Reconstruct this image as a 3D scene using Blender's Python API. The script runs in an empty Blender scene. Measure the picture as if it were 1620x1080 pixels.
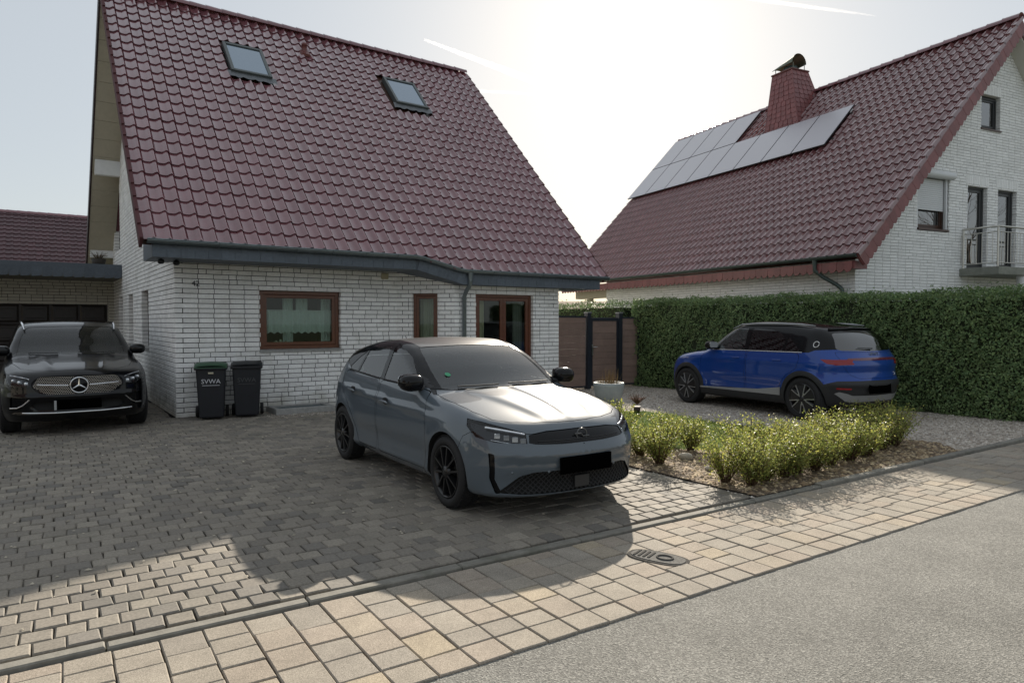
import bpy, math, random
import numpy as np
from mathutils import Vector, Matrix
R = math.radians
random.seed(11); rng = np.random.default_rng(11)
sc = bpy.context.scene
COL = sc.collection

# ------------------------------------------------------------------ camera, sky, sun, exposure
CAM = Vector((0, 0, 1.6))
cam = bpy.data.cameras.new("camera"); cam_o = bpy.data.objects.new("camera", cam); COL.objects.link(cam_o)
cam.sensor_width = 36; cam.lens = 36 * 1085 / 1620; cam.clip_start = .05; cam.clip_end = 60000
cam_o.location = CAM
cam_o.rotation_euler = (R(90) - math.atan(31 / 1085), 0, -R(35.3))
sc.camera = cam_o

SUN_AZ, SUN_EL = 44.6, 25.3          # azimuth from +Y towards +X
wd = bpy.data.worlds.new("World"); sc.world = wd; wd.use_nodes = True
wn = wd.node_tree.nodes; wl = wd.node_tree.links
bg = wn["Background"]; sky = wn.new("ShaderNodeTexSky"); sky.sky_type = 'NISHITA'
sky.sun_disc = False; sky.sun_elevation = R(SUN_EL); sky.sun_rotation = R(SUN_AZ)
sky.altitude = 50; sky.air_density = 1.0; sky.dust_density = 1.1; sky.ozone_density = 0.5
# thin even cirrus veil over the clear-sky model
sc1 = wn.new('ShaderNodeVectorMath'); sc1.operation = 'SCALE'; sc1.inputs['Scale'].default_value = .175; wl.new(sky.outputs[0], sc1.inputs[0])
ad1 = wn.new('ShaderNodeVectorMath'); ad1.operation = 'ADD'; ad1.inputs[1].default_value = (2.88, 3.05, 3.15); wl.new(sc1.outputs[0], ad1.inputs[0])
wl.new(ad1.outputs[0], bg.inputs[0]); bg.inputs[1].default_value = .10
sl = bpy.data.lights.new("sun", 'SUN'); sl.energy = 5.0; sl.angle = R(.55); sl.color = (1, .90, .76)
so = bpy.data.objects.new("sun", sl); COL.objects.link(so)
sd = Vector((math.sin(R(SUN_AZ)) * math.cos(R(SUN_EL)), math.cos(R(SUN_AZ)) * math.cos(R(SUN_EL)), math.sin(R(SUN_EL))))
so.rotation_euler = sd.to_track_quat('Z', 'Y').to_euler(); so.location = sd * 60
vs = sc.view_settings; vs.view_transform = 'Standard'; vs.look = 'None'; vs.exposure = 0.72; vs.gamma = 1

# ------------------------------------------------------------------ helpers
class MB:
    """collects faces; build() links them as one mesh object"""
    def __init__(s): s.v = []; s.f = []; s.sm = []; s.nr = None
    def add(s, vs, fs, smooth=False, M=None):
        o = len(s.v)
        if M is not None: vs = [tuple(M @ Vector(p)) for p in vs]
        s.v += [tuple(p) for p in vs]
        for f in fs: s.f.append(tuple(i + o for i in f)); s.sm.append(smooth)
        return s
    def quad(s, a, b, c, d): return s.add([a, b, c, d], [(0, 1, 2, 3)])
    def box(s, x0, x1, y0, y1, z0, z1, M=None):
        return s.add([(x0,y0,z0),(x1,y0,z0),(x1,y1,z0),(x0,y1,z0),(x0,y0,z1),(x1,y0,z1),(x1,y1,z1),(x0,y1,z1)],
                     [(0,3,2,1),(4,5,6,7),(0,1,5,4),(1,2,6,5),(2,3,7,6),(3,0,4,7)], False, M)
    def bbox(s, x0, x1, y0, y1, z0, z1, b=.006, M=None):
        """box with chamfered edges"""
        vs = []; 
        for z, i in ((z0, b), (z0 + b, 0), (z1 - b, 0), (z1, b)):
            vs += [(x0+i+0,y0+i,z),(x1-i,y0+i,z),(x1-i,y1-i,z),(x0+i,y1-i,z)]
        fs = [(3,2,1,0),(12,13,14,15)]
        for k in range(3):
            for j in range(4): a = k*4+j; c = k*4+(j+1)%4; fs.append((a, c, c+4, a+4))
        return s.add(vs, fs, False, M)
    def hexa(s, b4, t4, M=None):
        return s.add(list(b4)+list(t4), [(3,2,1,0),(4,5,6,7),(0,1,5,4),(1,2,6,5),(2,3,7,6),(3,0,4,7)], False, M)
    def tube(s, path, r, n=8, cap=True, smooth=True, M=None):
        P = [Vector(p) for p in path]; k = len(P); rr = r if hasattr(r, '__len__') else [r]*k
        t0 = (P[1]-P[0]).normalized(); a = Vector((0,0,1)) if abs(t0.z) < .9 else Vector((1,0,0))
        nx = t0.cross(a).normalized(); vs = []
        for i in range(k):
            t = (P[min(i+1,k-1)]-P[max(i-1,0)]).normalized()
            nx = (nx - t*nx.dot(t)).normalized(); ny = t.cross(nx)
            for j in range(n):
                q = 2*math.pi*j/n; vs.append(tuple(P[i]+(nx*math.cos(q)+ny*math.sin(q))*rr[i]))
        fs = [(i*n+j, i*n+(j+1)%n, (i+1)*n+(j+1)%n, (i+1)*n+j) for i in range(k-1) for j in range(n)]
        s.add(vs, fs, smooth, M)
        if cap: s.add(vs[:n][::-1], [tuple(range(n))], False, M); s.add(vs[-n:], [tuple(range(n))], False, M)
        return s
    def lathe(s, prof, n=24, axis='z', smooth=True, M=None):
        vs = []
        for r, h in prof:
            for j in range(n):
                q = 2*math.pi*j/n; c, d = r*math.cos(q), r*math.sin(q)
                vs.append((c, d, h) if axis == 'z' else (h, c, d) if axis == 'x' else (d, h, c))
        k = len(prof)
        fs = [(i*n+j, i*n+(j+1)%n, (i+1)*n+(j+1)%n, (i+1)*n+j) for i in range(k-1) for j in range(n)]
        return s.add(vs, fs, smooth, M)
    def prism(s, poly, h0, h1, axis='z', M=None, smooth=False):
        n = len(poly)
        f = (lambda p, h: (p[0], p[1], h)) if axis == 'z' else (lambda p, h: (h, p[0], p[1])) if axis == 'x' else (lambda p, h: (p[0], h, p[1]))
        s.add([f(p, h0) for p in poly]+[f(p, h1) for p in poly], [tuple(range(n))[::-1], tuple(range(n, 2*n))], False, M)
        return s.add([f(p, h0) for p in poly]+[f(p, h1) for p in poly], [(i,(i+1)%n,n+(i+1)%n,n+i) for i in range(n)], smooth, M)
    def mesh(s, name, mat=None, fix=False):
        me = bpy.data.meshes.new(name); me.from_pydata(s.v, [], s.f)
        me.polygons.foreach_set('use_smooth', s.sm)
        if mat: me.materials.append(mat)
        if fix:
            import bmesh
            b = bmesh.new(); b.from_mesh(me); bmesh.ops.recalc_face_normals(b, faces=b.faces); b.to_mesh(me); b.free()
        me.update(); return me
    def build(s, name, mat, parent=None, kind=None, fix=True):
        return link(name, s.mesh(name, mat, fix), parent, kind)
INV = {}      # things whose parts are laid out in world coordinates
def link(name, me, parent=None, kind=None, loc=None, rot=None):
    o = bpy.data.objects.new(name, me); COL.objects.link(o)
    if parent:
        o.parent = parent
        if parent.name in INV: o.matrix_parent_inverse = INV[parent.name]
    if kind: o['kind'] = kind
    if loc is not None: o.location = loc
    if rot is not None: o.rotation_euler = rot
    return o
def tag(o, label, cat, group=None):
    o['label'] = label; o['category'] = cat
    if group: o['group'] = group
    return o
def thing(name, label, cat, loc=(0,0,0), rz=0, group=None):
    o = bpy.data.objects.new(name, None); o.empty_display_size = .1; COL.objects.link(o)
    o.location = loc; o.rotation_euler = (0, 0, rz)
    return tag(o, label, cat, group)
def text_mesh(txt, size, depth, name):
    cu = bpy.data.curves.new(name, 'FONT'); cu.body = txt; cu.size = size; cu.extrude = depth; cu.align_x = 'CENTER'; cu.resolution_u = 2
    to = bpy.data.objects.new(name, cu); COL.objects.link(to)
    dg = bpy.context.evaluated_depsgraph_get(); me = bpy.data.meshes.new_from_object(to.evaluated_get(dg))
    bpy.data.objects.remove(to); bpy.data.curves.remove(cu); return me

def ellipsoid(mb, c, r, e=2.4, n=18, m=10, M=None):
    vs = []; sp = lambda v, p: math.copysign(abs(v)**p, v)
    for i in range(m+1):
        a = -math.pi/2+math.pi*i/m
        for j in range(n):
            b = 2*math.pi*j/n; vs.append((c[0]+r[0]*sp(math.cos(a), 2/e)*sp(math.cos(b), 2/e), c[1]+r[1]*sp(math.cos(a), 2/e)*sp(math.sin(b), 2/e), c[2]+r[2]*sp(math.sin(a), 2/e)))
    fs = [(i*n+j, i*n+(j+1)%n, (i+1)*n+(j+1)%n, (i+1)*n+j) for i in range(m) for j in range(n)]
    return mb.add(vs, fs, True, M)
# ------------------------------------------------------------------ materials
def mat(name, col, rough=.6, metal=0., coat=0., spec=.5, noise=None, bump=None, rnd=0., pal=None, noise2=None, trans=0., sheen=0, coat_r=.03, aniso=None, rvar=0):
    """principled material; noise=(scale, amount) mottles, rnd / pal vary per piece, bump=(scale, strength[, detail])"""
    m = bpy.data.materials.new(name); m.use_nodes = True; nt = m.node_tree; N = nt.nodes; L = nt.links
    b = N["Principled BSDF"]; b.inputs['Roughness'].default_value = rough; b.inputs['Metallic'].default_value = metal
    b.inputs['Coat Weight'].default_value = coat; b.inputs['Coat Roughness'].default_value = coat_r
    b.inputs['Specular IOR Level'].default_value = spec
    c = N.new('ShaderNodeRGB'); c.outputs[0].default_value = (*col, 1); out = c.outputs[0]
    geo = N.new('ShaderNodeNewGeometry'); pos = geo.outputs['Position']
    if rnd or pal:
        oi = N.new('ShaderNodeObjectInfo'); ad = N.new('ShaderNodeMath'); ad.operation = 'ADD'
        L.new(geo.outputs['Random Per Island'], ad.inputs[0]); L.new(oi.outputs['Random'], ad.inputs[1])
        fr = N.new('ShaderNodeMath'); fr.operation = 'FRACT'; L.new(ad.outputs[0], fr.inputs[0]); rv = fr.outputs[0]
        if pal:
            cr = N.new('ShaderNodeValToRGB'); cr.color_ramp.interpolation = 'CONSTANT'; e = cr.color_ramp.elements
            while len(e) < len(pal): e.new(.5)
            for i, (p, cc) in enumerate(pal): e[i].position = p; e[i].color = (*cc, 1)
            L.new(rv, cr.inputs[0]); out = cr.outputs[0]
        if rnd:
            m2 = N.new('ShaderNodeMath'); m2.operation = 'MULTIPLY'; m2.inputs[1].default_value = 7.31; L.new(rv, m2.inputs[0])
            f2 = N.new('ShaderNodeMath'); f2.operation = 'FRACT'; L.new(m2.outputs[0], f2.inputs[0])
            mr = N.new('ShaderNodeMapRange'); mr.inputs[3].default_value = 1-rnd; mr.inputs[4].default_value = 1+rnd
            L.new(f2.outputs[0], mr.inputs[0])
            vm = N.new('ShaderNodeVectorMath'); vm.operation = 'SCALE'; L.new(out, vm.inputs[0]); L.new(mr.outputs[0], vm.inputs['Scale']); out = vm.outputs[0]
    for ns in (noise, noise2):
        if not ns: continue
        nz = N.new('ShaderNodeTexNoise'); nz.inputs['Scale'].default_value = ns[0]; nz.inputs['Detail'].default_value = 5; L.new(pos, nz.inputs['Vector'])
        nz.inputs['Roughness'].default_value = .65
        mr = N.new('ShaderNodeMapRange'); mr.inputs[1].default_value = .3; mr.inputs[2].default_value = .7
        mr.inputs[3].default_value = 1-ns[1]; mr.inputs[4].default_value = 1+ns[1]; L.new(nz.outputs[0], mr.inputs[0])
        if len(ns) > 2:   # stain colour
            mx = N.new('ShaderNodeMix'); mx.data_type = 'RGBA'; mx.inputs['B'].default_value = (*ns[2], 1)
            m3 = N.new('ShaderNodeMapRange'); m3.inputs[1].default_value = ns[3] if len(ns) > 3 else .5; m3.inputs[2].default_value = (ns[3] if len(ns) > 3 else .5)+.15
            m3.inputs[4].default_value = ns[1]; L.new(nz.outputs[0], m3.inputs[0]); L.new(m3.outputs[0], mx.inputs['Factor']); L.new(out, mx.inputs['A']); out = mx.outputs['Result']
        else:
            vm = N.new('ShaderNodeVectorMath'); vm.operation = 'SCALE'; L.new(out, vm.inputs[0]); L.new(mr.outputs[0], vm.inputs['Scale']); out = vm.outputs[0]
    L.new(out, b.inputs['Base Color'])
    if rvar:
        nz = N.new('ShaderNodeTexNoise'); nz.inputs['Scale'].default_value = 9; nz.inputs['Detail'].default_value = 4; L.new(pos, nz.inputs['Vector'])
        mr = N.new('ShaderNodeMapRange'); mr.inputs[1].default_value = .3; mr.inputs[2].default_value = .7
        mr.inputs[3].default_value = max(0, rough-rvar); mr.inputs[4].default_value = rough+rvar; L.new(nz.outputs[0], mr.inputs[0]); L.new(mr.outputs[0], b.inputs['Roughness'])
    if bump:
        nz = N.new('ShaderNodeTexNoise'); nz.inputs['Scale'].default_value = bump[0]; nz.inputs['Detail'].default_value = 4; L.new(pos, nz.inputs['Vector'])
        bp = N.new('ShaderNodeBump'); bp.inputs['Strength'].default_value = bump[1]; bp.inputs['Distance'].default_value = bump[2] if len(bump) > 2 else .01
        L.new(nz.outputs[0], bp.inputs['Height']); L.new(bp.outputs[0], b.inputs['Normal'])
    if trans:   # leaf-like translucency
        tr = N.new('ShaderNodeBsdfTranslucent'); L.new(out, tr.inputs[0]); mx = N.new('ShaderNodeMixShader'); mx.inputs[0].default_value = trans
        L.new(b.outputs[0], mx.inputs[1]); L.new(tr.outputs[0], mx.inputs[2]); L.new(mx.outputs[0], N['Material Output'].inputs[0])
    return m
def glass(name, tint=(.8,.85,.82), ior=1.5, refl=(1,1,1), rough=0., dust=0.):
    m = bpy.data.materials.new(name); m.use_nodes = True; N = m.node_tree.nodes; L = m.node_tree.links
    N.remove(N["Principled BSDF"])
    t = N.new('ShaderNodeBsdfTransparent'); t.inputs[0].default_value = (*tint, 1)
    g = N.new('ShaderNodeBsdfGlossy'); g.inputs[0].default_value = (*refl, 1); g.inputs['Roughness'].default_value = rough
    f = N.new('ShaderNodeFresnel'); f.inputs[0].default_value = ior
    mx = N.new('ShaderNodeMixShader'); L.new(f.outputs[0], mx.inputs[0]); L.new(t.outputs[0], mx.inputs[1]); L.new(g.outputs[0], mx.inputs[2])
    out = mx.outputs[0]
    if dust:      # thin film of dust scattering light on and through the pane
        tl = N.new('ShaderNodeBsdfTranslucent'); tl.inputs[0].default_value = (.75, .80, .80, 1); df = N.new('ShaderNodeBsdfDiffuse'); df.inputs[0].default_value = (.62, .68, .68, 1)
        m2 = N.new('ShaderNodeMixShader'); m2.inputs[0].default_value = .5; L.new(tl.outputs[0], m2.inputs[1]); L.new(df.outputs[0], m2.inputs[2])
        m3 = N.new('ShaderNodeMixShader'); m3.inputs[0].default_value = dust; L.new(out, m3.inputs[1]); L.new(m2.outputs[0], m3.inputs[2]); out = m3.outputs[0]
    L.new(out, N['Material Output'].inputs[0]); return m
# ------------------------------------------------------------------ ground
KERB = lambda x: 3.905-.0315*x          # driveway / pavement edge
ROAD = lambda x: 2.755-.0315*x          # pavement / road edge
SA = math.atan(-.0315)
def dist(p): return (Vector(p)-CAM).length
def paver_mesh(w, l, h=.03, b=.006, jit=0., name='paver', mt=None):
    m = MB(); j = lambda: random.uniform(-jit, jit)
    z1 = h; vs = [(0+j(),0+j(),0),(w+j(),0+j(),0),(w+j(),l+j(),0),(0+j(),l+j(),0)]
    vs += [(p[0], p[1], z1-b) for p in vs[:4]]; k = b*1.1
    vs += [(vs[0][0]+k,vs[0][1]+k,z1+j()*.3),(vs[1][0]-k,vs[1][1]+k,z1+j()*.3),(vs[2][0]-k,vs[2][1]-k,z1+j()*.3),(vs[3][0]+k,vs[3][1]-k,z1+j()*.3)]
    fs = [(0,1,5,4),(1,2,6,5),(2,3,7,6),(3,0,4,7),(4,5,9,8),(5,6,10,9),(6,7,11,10),(7,4,8,11),(8,9,10,11)]
    m.add(vs, fs); return m
def scatter_pieces(parent, recs, name, mt, variants, limit=300, kind_name=None):
    """recs: (dist, loc, rot euler, variant key); nearest ones become pieces, the rest one joined part"""
    recs.sort(key=lambda r: r[0]); cache = {}
    for d, l, r, k in recs[:limit]:
        if k not in cache: cache[k] = variants[k].mesh(name, mt)
        link(name, cache[k], parent, loc=l, rot=r)
    if len(recs) > limit:
        V, Fq, S = [], [], []; n0 = 0
        for d, l, r, k in recs[limit:]:
            from mathutils import Euler
            M = Matrix.Translation(l) @ Euler(r).to_matrix().to_4x4(); mb = variants[k]
            A = np.array(mb.v); A = A @ np.array(M.to_3x3()).T + np.array(M.translation)
            V.append(A); Fq += [tuple(i+n0 for i in f) for f in mb.f]; S += mb.sm; n0 += len(A)
        me = bpy.data.meshes.new(name); me.from_pydata(np.concatenate(V).tolist(), [], Fq); me.polygons.foreach_set('use_smooth', S); me.materials.append(mt); me.update()
        link(kind_name or (name+'_field'), me, parent, 'stuff')
def sheet(name, pts, z, mt, kind='structure'):
    m = MB(); m.add([(x, y, z) for x, y in pts], [tuple(range(len(pts)))]); return m.build(name, mt, None, kind)
def speckle(name, cols, scale, rough=.9, bump=.4, mott=(1.2, .12), big=(.25, .1)):
    """fine aggregate: voronoi grains coloured from a ramp, broad mottling"""
    m = bpy.data.materials.new(name); m.use_nodes = True; N = m.node_tree.nodes; L = m.node_tree.links; b = N['Principled BSDF']; b.inputs['Roughness'].default_value = rough
    b.inputs['Specular IOR Level'].default_value = .3
    g = N.new('ShaderNodeNewGeometry'); v = N.new('ShaderNodeTexVoronoi'); v.inputs['Scale'].default_value = scale; L.new(g.outputs['Position'], v.inputs['Vector'])
    sp = N.new('ShaderNodeSeparateColor'); L.new(v.outputs['Color'], sp.inputs[0]); cr = N.new('ShaderNodeValToRGB'); e = cr.color_ramp.elements
    while len(e) < len(cols): e.new(.5)
    for i, c in enumerate(cols): e[i].position = i/(len(cols)-1); e[i].color = (*c, 1)
    L.new(sp.outputs[0], cr.inputs[0]); out = cr.outputs[0]
    for sc_, am in (mott, big):
        nz = N.new('ShaderNodeTexNoise'); nz.inputs['Scale'].default_value = sc_; nz.inputs['Detail'].default_value = 6; L.new(g.outputs['Position'], nz.inputs['Vector'])
        mr = N.new('ShaderNodeMapRange'); mr.inputs[1].default_value = .3; mr.inputs[2].default_value = .7; mr.inputs[3].default_value = 1-am; mr.inputs[4].default_value = 1+am; L.new(nz.outputs[0], mr.inputs[0])
        vm = N.new('ShaderNodeVectorMath'); vm.operation = 'SCALE'; L.new(out, vm.inputs[0]); L.new(mr.outputs[0], vm.inputs['Scale']); out = vm.outputs[0]
    L.new(out, b.inputs['Base Color'])
    bp = N.new('ShaderNodeBump'); bp.inputs['Strength'].default_value = bump; bp.inputs['Distance'].default_value = .006; L.new(v.outputs['Distance'], bp.inputs['Height']); L.new(bp.outputs[0], b.inputs['Normal'])
    return m
M_ground = mat('far_ground', (.06, .075, .03), .95, noise=(.4, .4)); 
sheet('ground', [(-400,-400),(400,-400),(400,600),(-400,600)], -.16, M_ground)
M_asph = speckle('asphalt', [(.10,.10,.092),(.145,.143,.132),(.175,.172,.158),(.21,.207,.19),(.30,.295,.272)], 130, .9, .6, (3.0, .10), (.45, .16))
sheet('road', [(-60,ROAD(-60)+.02),(-60,-6.5),(80,-9.5),(80,ROAD(80)+.02)], -.022, M_asph)
# driveway: worn dark concrete setts in running bond
M_bedding = mat('joint_sand', (.085, .077, .063), .95, noise=(30, .3), noise2=(1.5, .5, (.045, .055, .02), .5))
sheet('driveway_bed', [(-9,KERB(-9)),(5.42,KERB(5.42)),(5.42,12.0),(9.4,12.0),(9.4,12.8),(2.0,12.8),(2.0,23),(-9,23)], -.034, M_bedding)
M_sett = mat('sett_concrete', (.15,.145,.135), .85, pal=[(0,(.195,.175,.148)),(.18,(.215,.192,.160)),(.36,(.172,.157,.136)),(.52,(.232,.208,.172)),(.70,(.203,.182,.152)),(.85,(.245,.22,.182)),(.95,(.155,.143,.126))], rnd=.12, noise=(55, .25), noise2=(1.3, .22, (.075,.08,.055), .54), bump=(120, .5, .004))
drive = sheet('driveway', [(-8.99,KERB(-9)+.02),(-8.9,KERB(-9)+.02),(-8.9,KERB(-9)+.03)], -.03, M_bedding)
var = {k: paver_mesh(.1425*(1 if k < 8 else .5), .1465, .034, .007, .004) for k in range(10)}
recs = []; px, py = .148, .152
for i in range(0, 122):
    yl = .105+i*py
    off = (i % 2)*px/2+random.uniform(-.012, .012)
    for j in range(-62, 40):
        xl = j*px+off; x = xl*math.cos(SA)-yl*math.sin(SA)+.0; y = 3.905+xl*math.sin(SA)+yl*math.cos(SA)
        if y > 12.52 and x > 1.9 or x > 5.36-.02*(y-4) or x < -8.5 or (y > 16 and x < -4) or y > 22: continue
        # only what the camera can reach
        d = Vector((x, y, 0))-CAM; ang = math.degrees(math.atan2(x, y))
        if ang < -8: continue
        k = random.randrange(8); sink = -random.random()**3*.008
        recs.append((d.length, (x, y, -.034+sink), (random.uniform(-.012,.012), random.uniform(-.012,.012), SA+random.uniform(-.02,.02)), k))
scatter_pieces(drive, recs, 'paver', M_sett, var)
# pavement strip: larger tan slabs laid in courses from kerb to road
M_slab = speckle('slab_concrete', [(.27,.245,.205),(.345,.315,.27),(.385,.35,.30),(.43,.39,.335),(.52,.475,.41)], 260, .92, .3, (6, .10), (.9, .10))
nt = M_slab.node_tree; N = nt.nodes; L = nt.links; b = N['Principled BSDF']; lk = b.inputs['Base Color'].links[0].from_socket
gi = N.new('ShaderNodeNewGeometry'); oi = N.new('ShaderNodeObjectInfo'); ad = N.new('ShaderNodeMath'); L.new(gi.outputs['Random Per Island'], ad.inputs[0]); L.new(oi.outputs['Random'], ad.inputs[1]); fr = N.new('ShaderNodeMath'); fr.operation = 'FRACT'; L.new(ad.outputs[0], fr.inputs[0])
cr = N.new('ShaderNodeValToRGB'); cr.color_ramp.interpolation = 'CONSTANT'; e = cr.color_ramp.elements
PAL = [(0,(1,.98,.95)),(.2,(.91,.90,.89)),(.36,(1.0,.945,.90)),(.52,(.95,.93,.90)),(.66,(1.06,1.0,.92)),(.76,(.86,.85,.84)),(.86,(1.02,.96,.92)),(.95,(1.14,1.06,.92))]
while len(e) < len(PAL): e.new(.5)
for i, (p, c) in enumerate(PAL): e[i].position = p; e[i].color = (*[v*.8 for v in c], 1)
L.new(fr.outputs[0], cr.inputs[0]); vm = N.new('ShaderNodeVectorMath'); vm.operation = 'MULTIPLY'; L.new(lk, vm.inputs[0]); L.new(cr.outputs[0], vm.inputs[1]); L.new(vm.outputs[0], b.inputs['Base Color'])
M_joint = mat('slab_joint', (.12, .105, .082), .95, noise=(25, .4), noise2=(2.2, .6, (.05,.06,.02), .55))
walk = sheet('pavement', [(-14,KERB(-14)-.01),(-14,ROAD(-14)+.005),(26,ROAD(26)+.005),(26,KERB(26)-.01)], -.036, M_joint)
recs = []; svar = {}
def slab(xl, yl, w, l):
    k = (round(w, 3), round(l, 3), random.randrange(2))
    if k not in svar: svar[k] = paver_mesh(w-.006, l-.006, .03, .005, .0025)
    x = xl*math.cos(SA)-yl*math.sin(SA); y = 2.755+xl*math.sin(SA)+yl*math.cos(SA)
    recs.append((dist((x+.1, y+.1, 0)), (x, y, -.038-random.random()**2*.005), (random.uniform(-.006,.006), random.uniform(-.006,.006), SA+random.uniform(-.008,.008)), k))
xl = -3.2
while xl < 17.:
    w = .205; yl = .0
    rows = [.185]
    rest = 1.105-.185
    while rest > .01:
        l = random.choice([.165,.165,.225,.20,.255]); l = min(l, rest)
        if rest-l < .10: l = rest
        rows.append(round(l, 3)); rest -= l
    for k, l in enumerate(rows):
        if k == 0:
            if int(round((xl+3.2)/w)) % 2 == 0: slab(xl, 0, w if random.random() < .0 else w*1.0, l)
            else: slab(xl, 0, w, l)
        else: slab(xl, yl, w, l)
        yl += l
    xl += w
scatter_pieces(walk, recs, 'slab', M_slab, svar)
# edging kerb between driveway and pavement
M_kerb = mat('kerb_concrete', (.20,.19,.165), .9, rnd=.12, noise=(14, .2), bump=(90, .4, .004), noise2=(2.5, .5, (.07,.075,.05), .52))
kerb = sheet('kerb', [(-9,KERB(-9)+.0),(-8.95,KERB(-9)),(-8.95,KERB(-9)+.02)], -.04, M_joint)
km = MB(); km.bbox(0, .992, -.035, .043, -.06, .0, .008); kme = km.mesh('kerb_stone', M_kerb, True)
for j in range(-5, 17):
    xl = j*1.0+.3; link('kerb_stone', kme, kerb, loc=(xl*math.cos(SA), KERB(0)-.01+xl*math.sin(SA)+.012, .006+random.uniform(-.004,.003)+(.02 if xl > 5.3 else 0)), rot=(0, random.uniform(-.003,.003), SA+random.uniform(-.003,.003)))
# gravel yard, lawn patch, planting bed
M_gravel = speckle('gravel_bed', [(.18,.155,.13),(.33,.29,.245),(.42,.375,.325),(.50,.455,.40),(.64,.60,.55)], 34, .95, .9, (5, .15), (.7, .12))
sheet('gravel_yard', [(5.40,KERB(5.4)+.03),(13.4,KERB(13.4)+.03),(13.4,13),(9.3,13),(5.1,12.02)], -.008, M_gravel)
M_soil = mat('bark_soil', (.13,.095,.065), .95, noise=(22, .5), bump=(60, .8, .02), noise2=(9, .6, (.24,.17,.09), .56))
def blob_poly(n, f): return [f(i/n*2*math.pi) for i in range(n)]
bed_pts = [(5.42,KERB(5.42)+.04),(6.5,KERB(6.5)+.04),(8.2,KERB(8.2)+.04),(9.35,KERB(9.35)+.05),(9.75,4.1),(9.7,4.7),(9.3,5.15),(8.2,5.25),(7.0,5.35),(6.5,5.9),(6.35,6.9),(6.1,7.6),(5.42,7.8)]
soil = MB(); soil.add([(x, y, .012) for x, y in bed_pts], [tuple(range(len(bed_pts)))]); soil = soil.build('planting_bed', M_soil, None, 'structure')
lawn_pts = [(6.5,5.85),(7.0,5.3),(8.2,5.2),(9.2,5.1),(9.35,5.5),(9.0,6.1),(8.85,6.9),(9.0,7.8),(8.95,8.5),(8.5,8.9),(7.6,8.9),(6.7,8.5),(6.2,7.7),(6.35,6.9)]
M_turf = mat('turf', (.08,.115,.028), 1., spec=.05, noise=(18, .4)); sheet('lawn', lawn_pts, .016, M_turf)
def inside(pts, x, y):
    r = False; n = len(pts)
    for i in range(n):
        a, b2 = pts[i], pts[(i+1) % n]
        if (a[1] > y) != (b2[1] > y) and x < (b2[0]-a[0])*(y-a[1])/(b2[1]-a[1])+a[0]: r = not r
    return r
def raw_mesh(name, V, Fq, mt, parent=None, kind='stuff', smooth=False, label=None, cat=None):
    me = bpy.data.meshes.new(name); V = np.asarray(V, float); Fq = np.asarray(Fq, int); k = Fq.shape[1]
    me.vertices.add(len(V)); me.vertices.foreach_set('co', V.ravel()); me.loops.add(Fq.size); me.loops.foreach_set('vertex_index', Fq.ravel())
    me.polygons.add(len(Fq)); me.polygons.foreach_set('loop_start', np.arange(0, Fq.size, k)); me.update(calc_edges=True); me.validate()
    if smooth: me.polygons.foreach_set('use_smooth', [True]*len(Fq))
    me.materials.append(mt); o = link(name, me, parent, kind)
    if label: tag(o, label, cat)
    return o
# grass blades
pts = []
while len(pts) < 9000:
    x, y = random.uniform(6.1, 9.4), random.uniform(5.0, 9.0)
    if inside(lawn_pts, x, y): pts.append((x, y))
P = np.array(pts); n = len(P); a = rng.uniform(0, 2*np.pi, n); hgt = rng.uniform(.025, .06, n); w = .004
d = np.stack([np.cos(a)*w, np.sin(a)*w, np.zeros(n)], 1); B = np.concatenate([P, np.full((n, 1), .015)], 1); tip = B+np.stack([rng.normal(0, .018, n), rng.normal(0, .018, n), hgt], 1)
V = np.stack([B-d, B+d, tip], 1).reshape(-1, 3)
raw_mesh('grass', V, np.arange(n*3).reshape(-1, 3), mat('grass_blade', (.12,.175,.035), .9, spec=.08, rnd=.35, trans=.3), label='short green lawn grass between the shrubs and the gravel', cat='grass')
# loose gravel
def stones(name, pts, size, mt, zb, label, cat):
    n = len(pts); P = np.array(pts); oc = np.array([(1,0,0),(0,1,0),(-1,0,0),(0,-1,0),(0,0,.8),(0,0,-.3)], float); F8 = np.array([(0,1,4),(1,2,4),(2,3,4),(3,0,4)])
    r = rng.uniform(size[0], size[1], n); a = rng.uniform(0, 6.28, n); st = rng.uniform(.6, 1.3, (n, 6)); ca, sa = np.cos(a), np.sin(a)
    V = oc[None]*st[:, :, None]*r[:, None, None]*np.array([1.3, .9, .75]); x = V[...,0]*ca[:,None]-V[...,1]*sa[:,None]; y = V[...,0]*sa[:,None]+V[...,1]*ca[:,None]
    V = np.stack([x, y, V[...,2]], -1); V[...,0] += P[:,0,None]; V[...,1] += P[:,1,None]; V[...,2] += zb
    return raw_mesh(name, V.reshape(-1, 3), (F8[None]+np.arange(n)[:,None,None]*6).reshape(-1, 3), mt, label=label, cat=cat)
pts = []
while len(pts) < 30000:
    x = random.uniform(5.4, 13.2); y = KERB(x)+.05+random.random()**1.3*9
    if not inside(bed_pts, x, y) and not inside(lawn_pts, x, y): pts.append((x, y))
M_peb = mat('gravel_stone', (.3,.26,.22), .9, pal=[(0,(.34,.30,.25)),(.2,(.44,.39,.335)),(.4,(.26,.22,.18)),(.55,(.50,.45,.39)),(.7,(.38,.32,.26)),(.82,(.60,.56,.50)),(.92,(.20,.175,.15))], rnd=.15)
stones('gravel', pts, (.009, .024), M_peb, -.006, 'pale crushed gravel covering the yard around the blue car', 'gravel')
pts = []
while len(pts) < 5000:
    x, y = random.uniform(5.4, 9.8), random.uniform(3.6, 7.9)
    if inside(bed_pts, x, y): pts.append((x, y))
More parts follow.
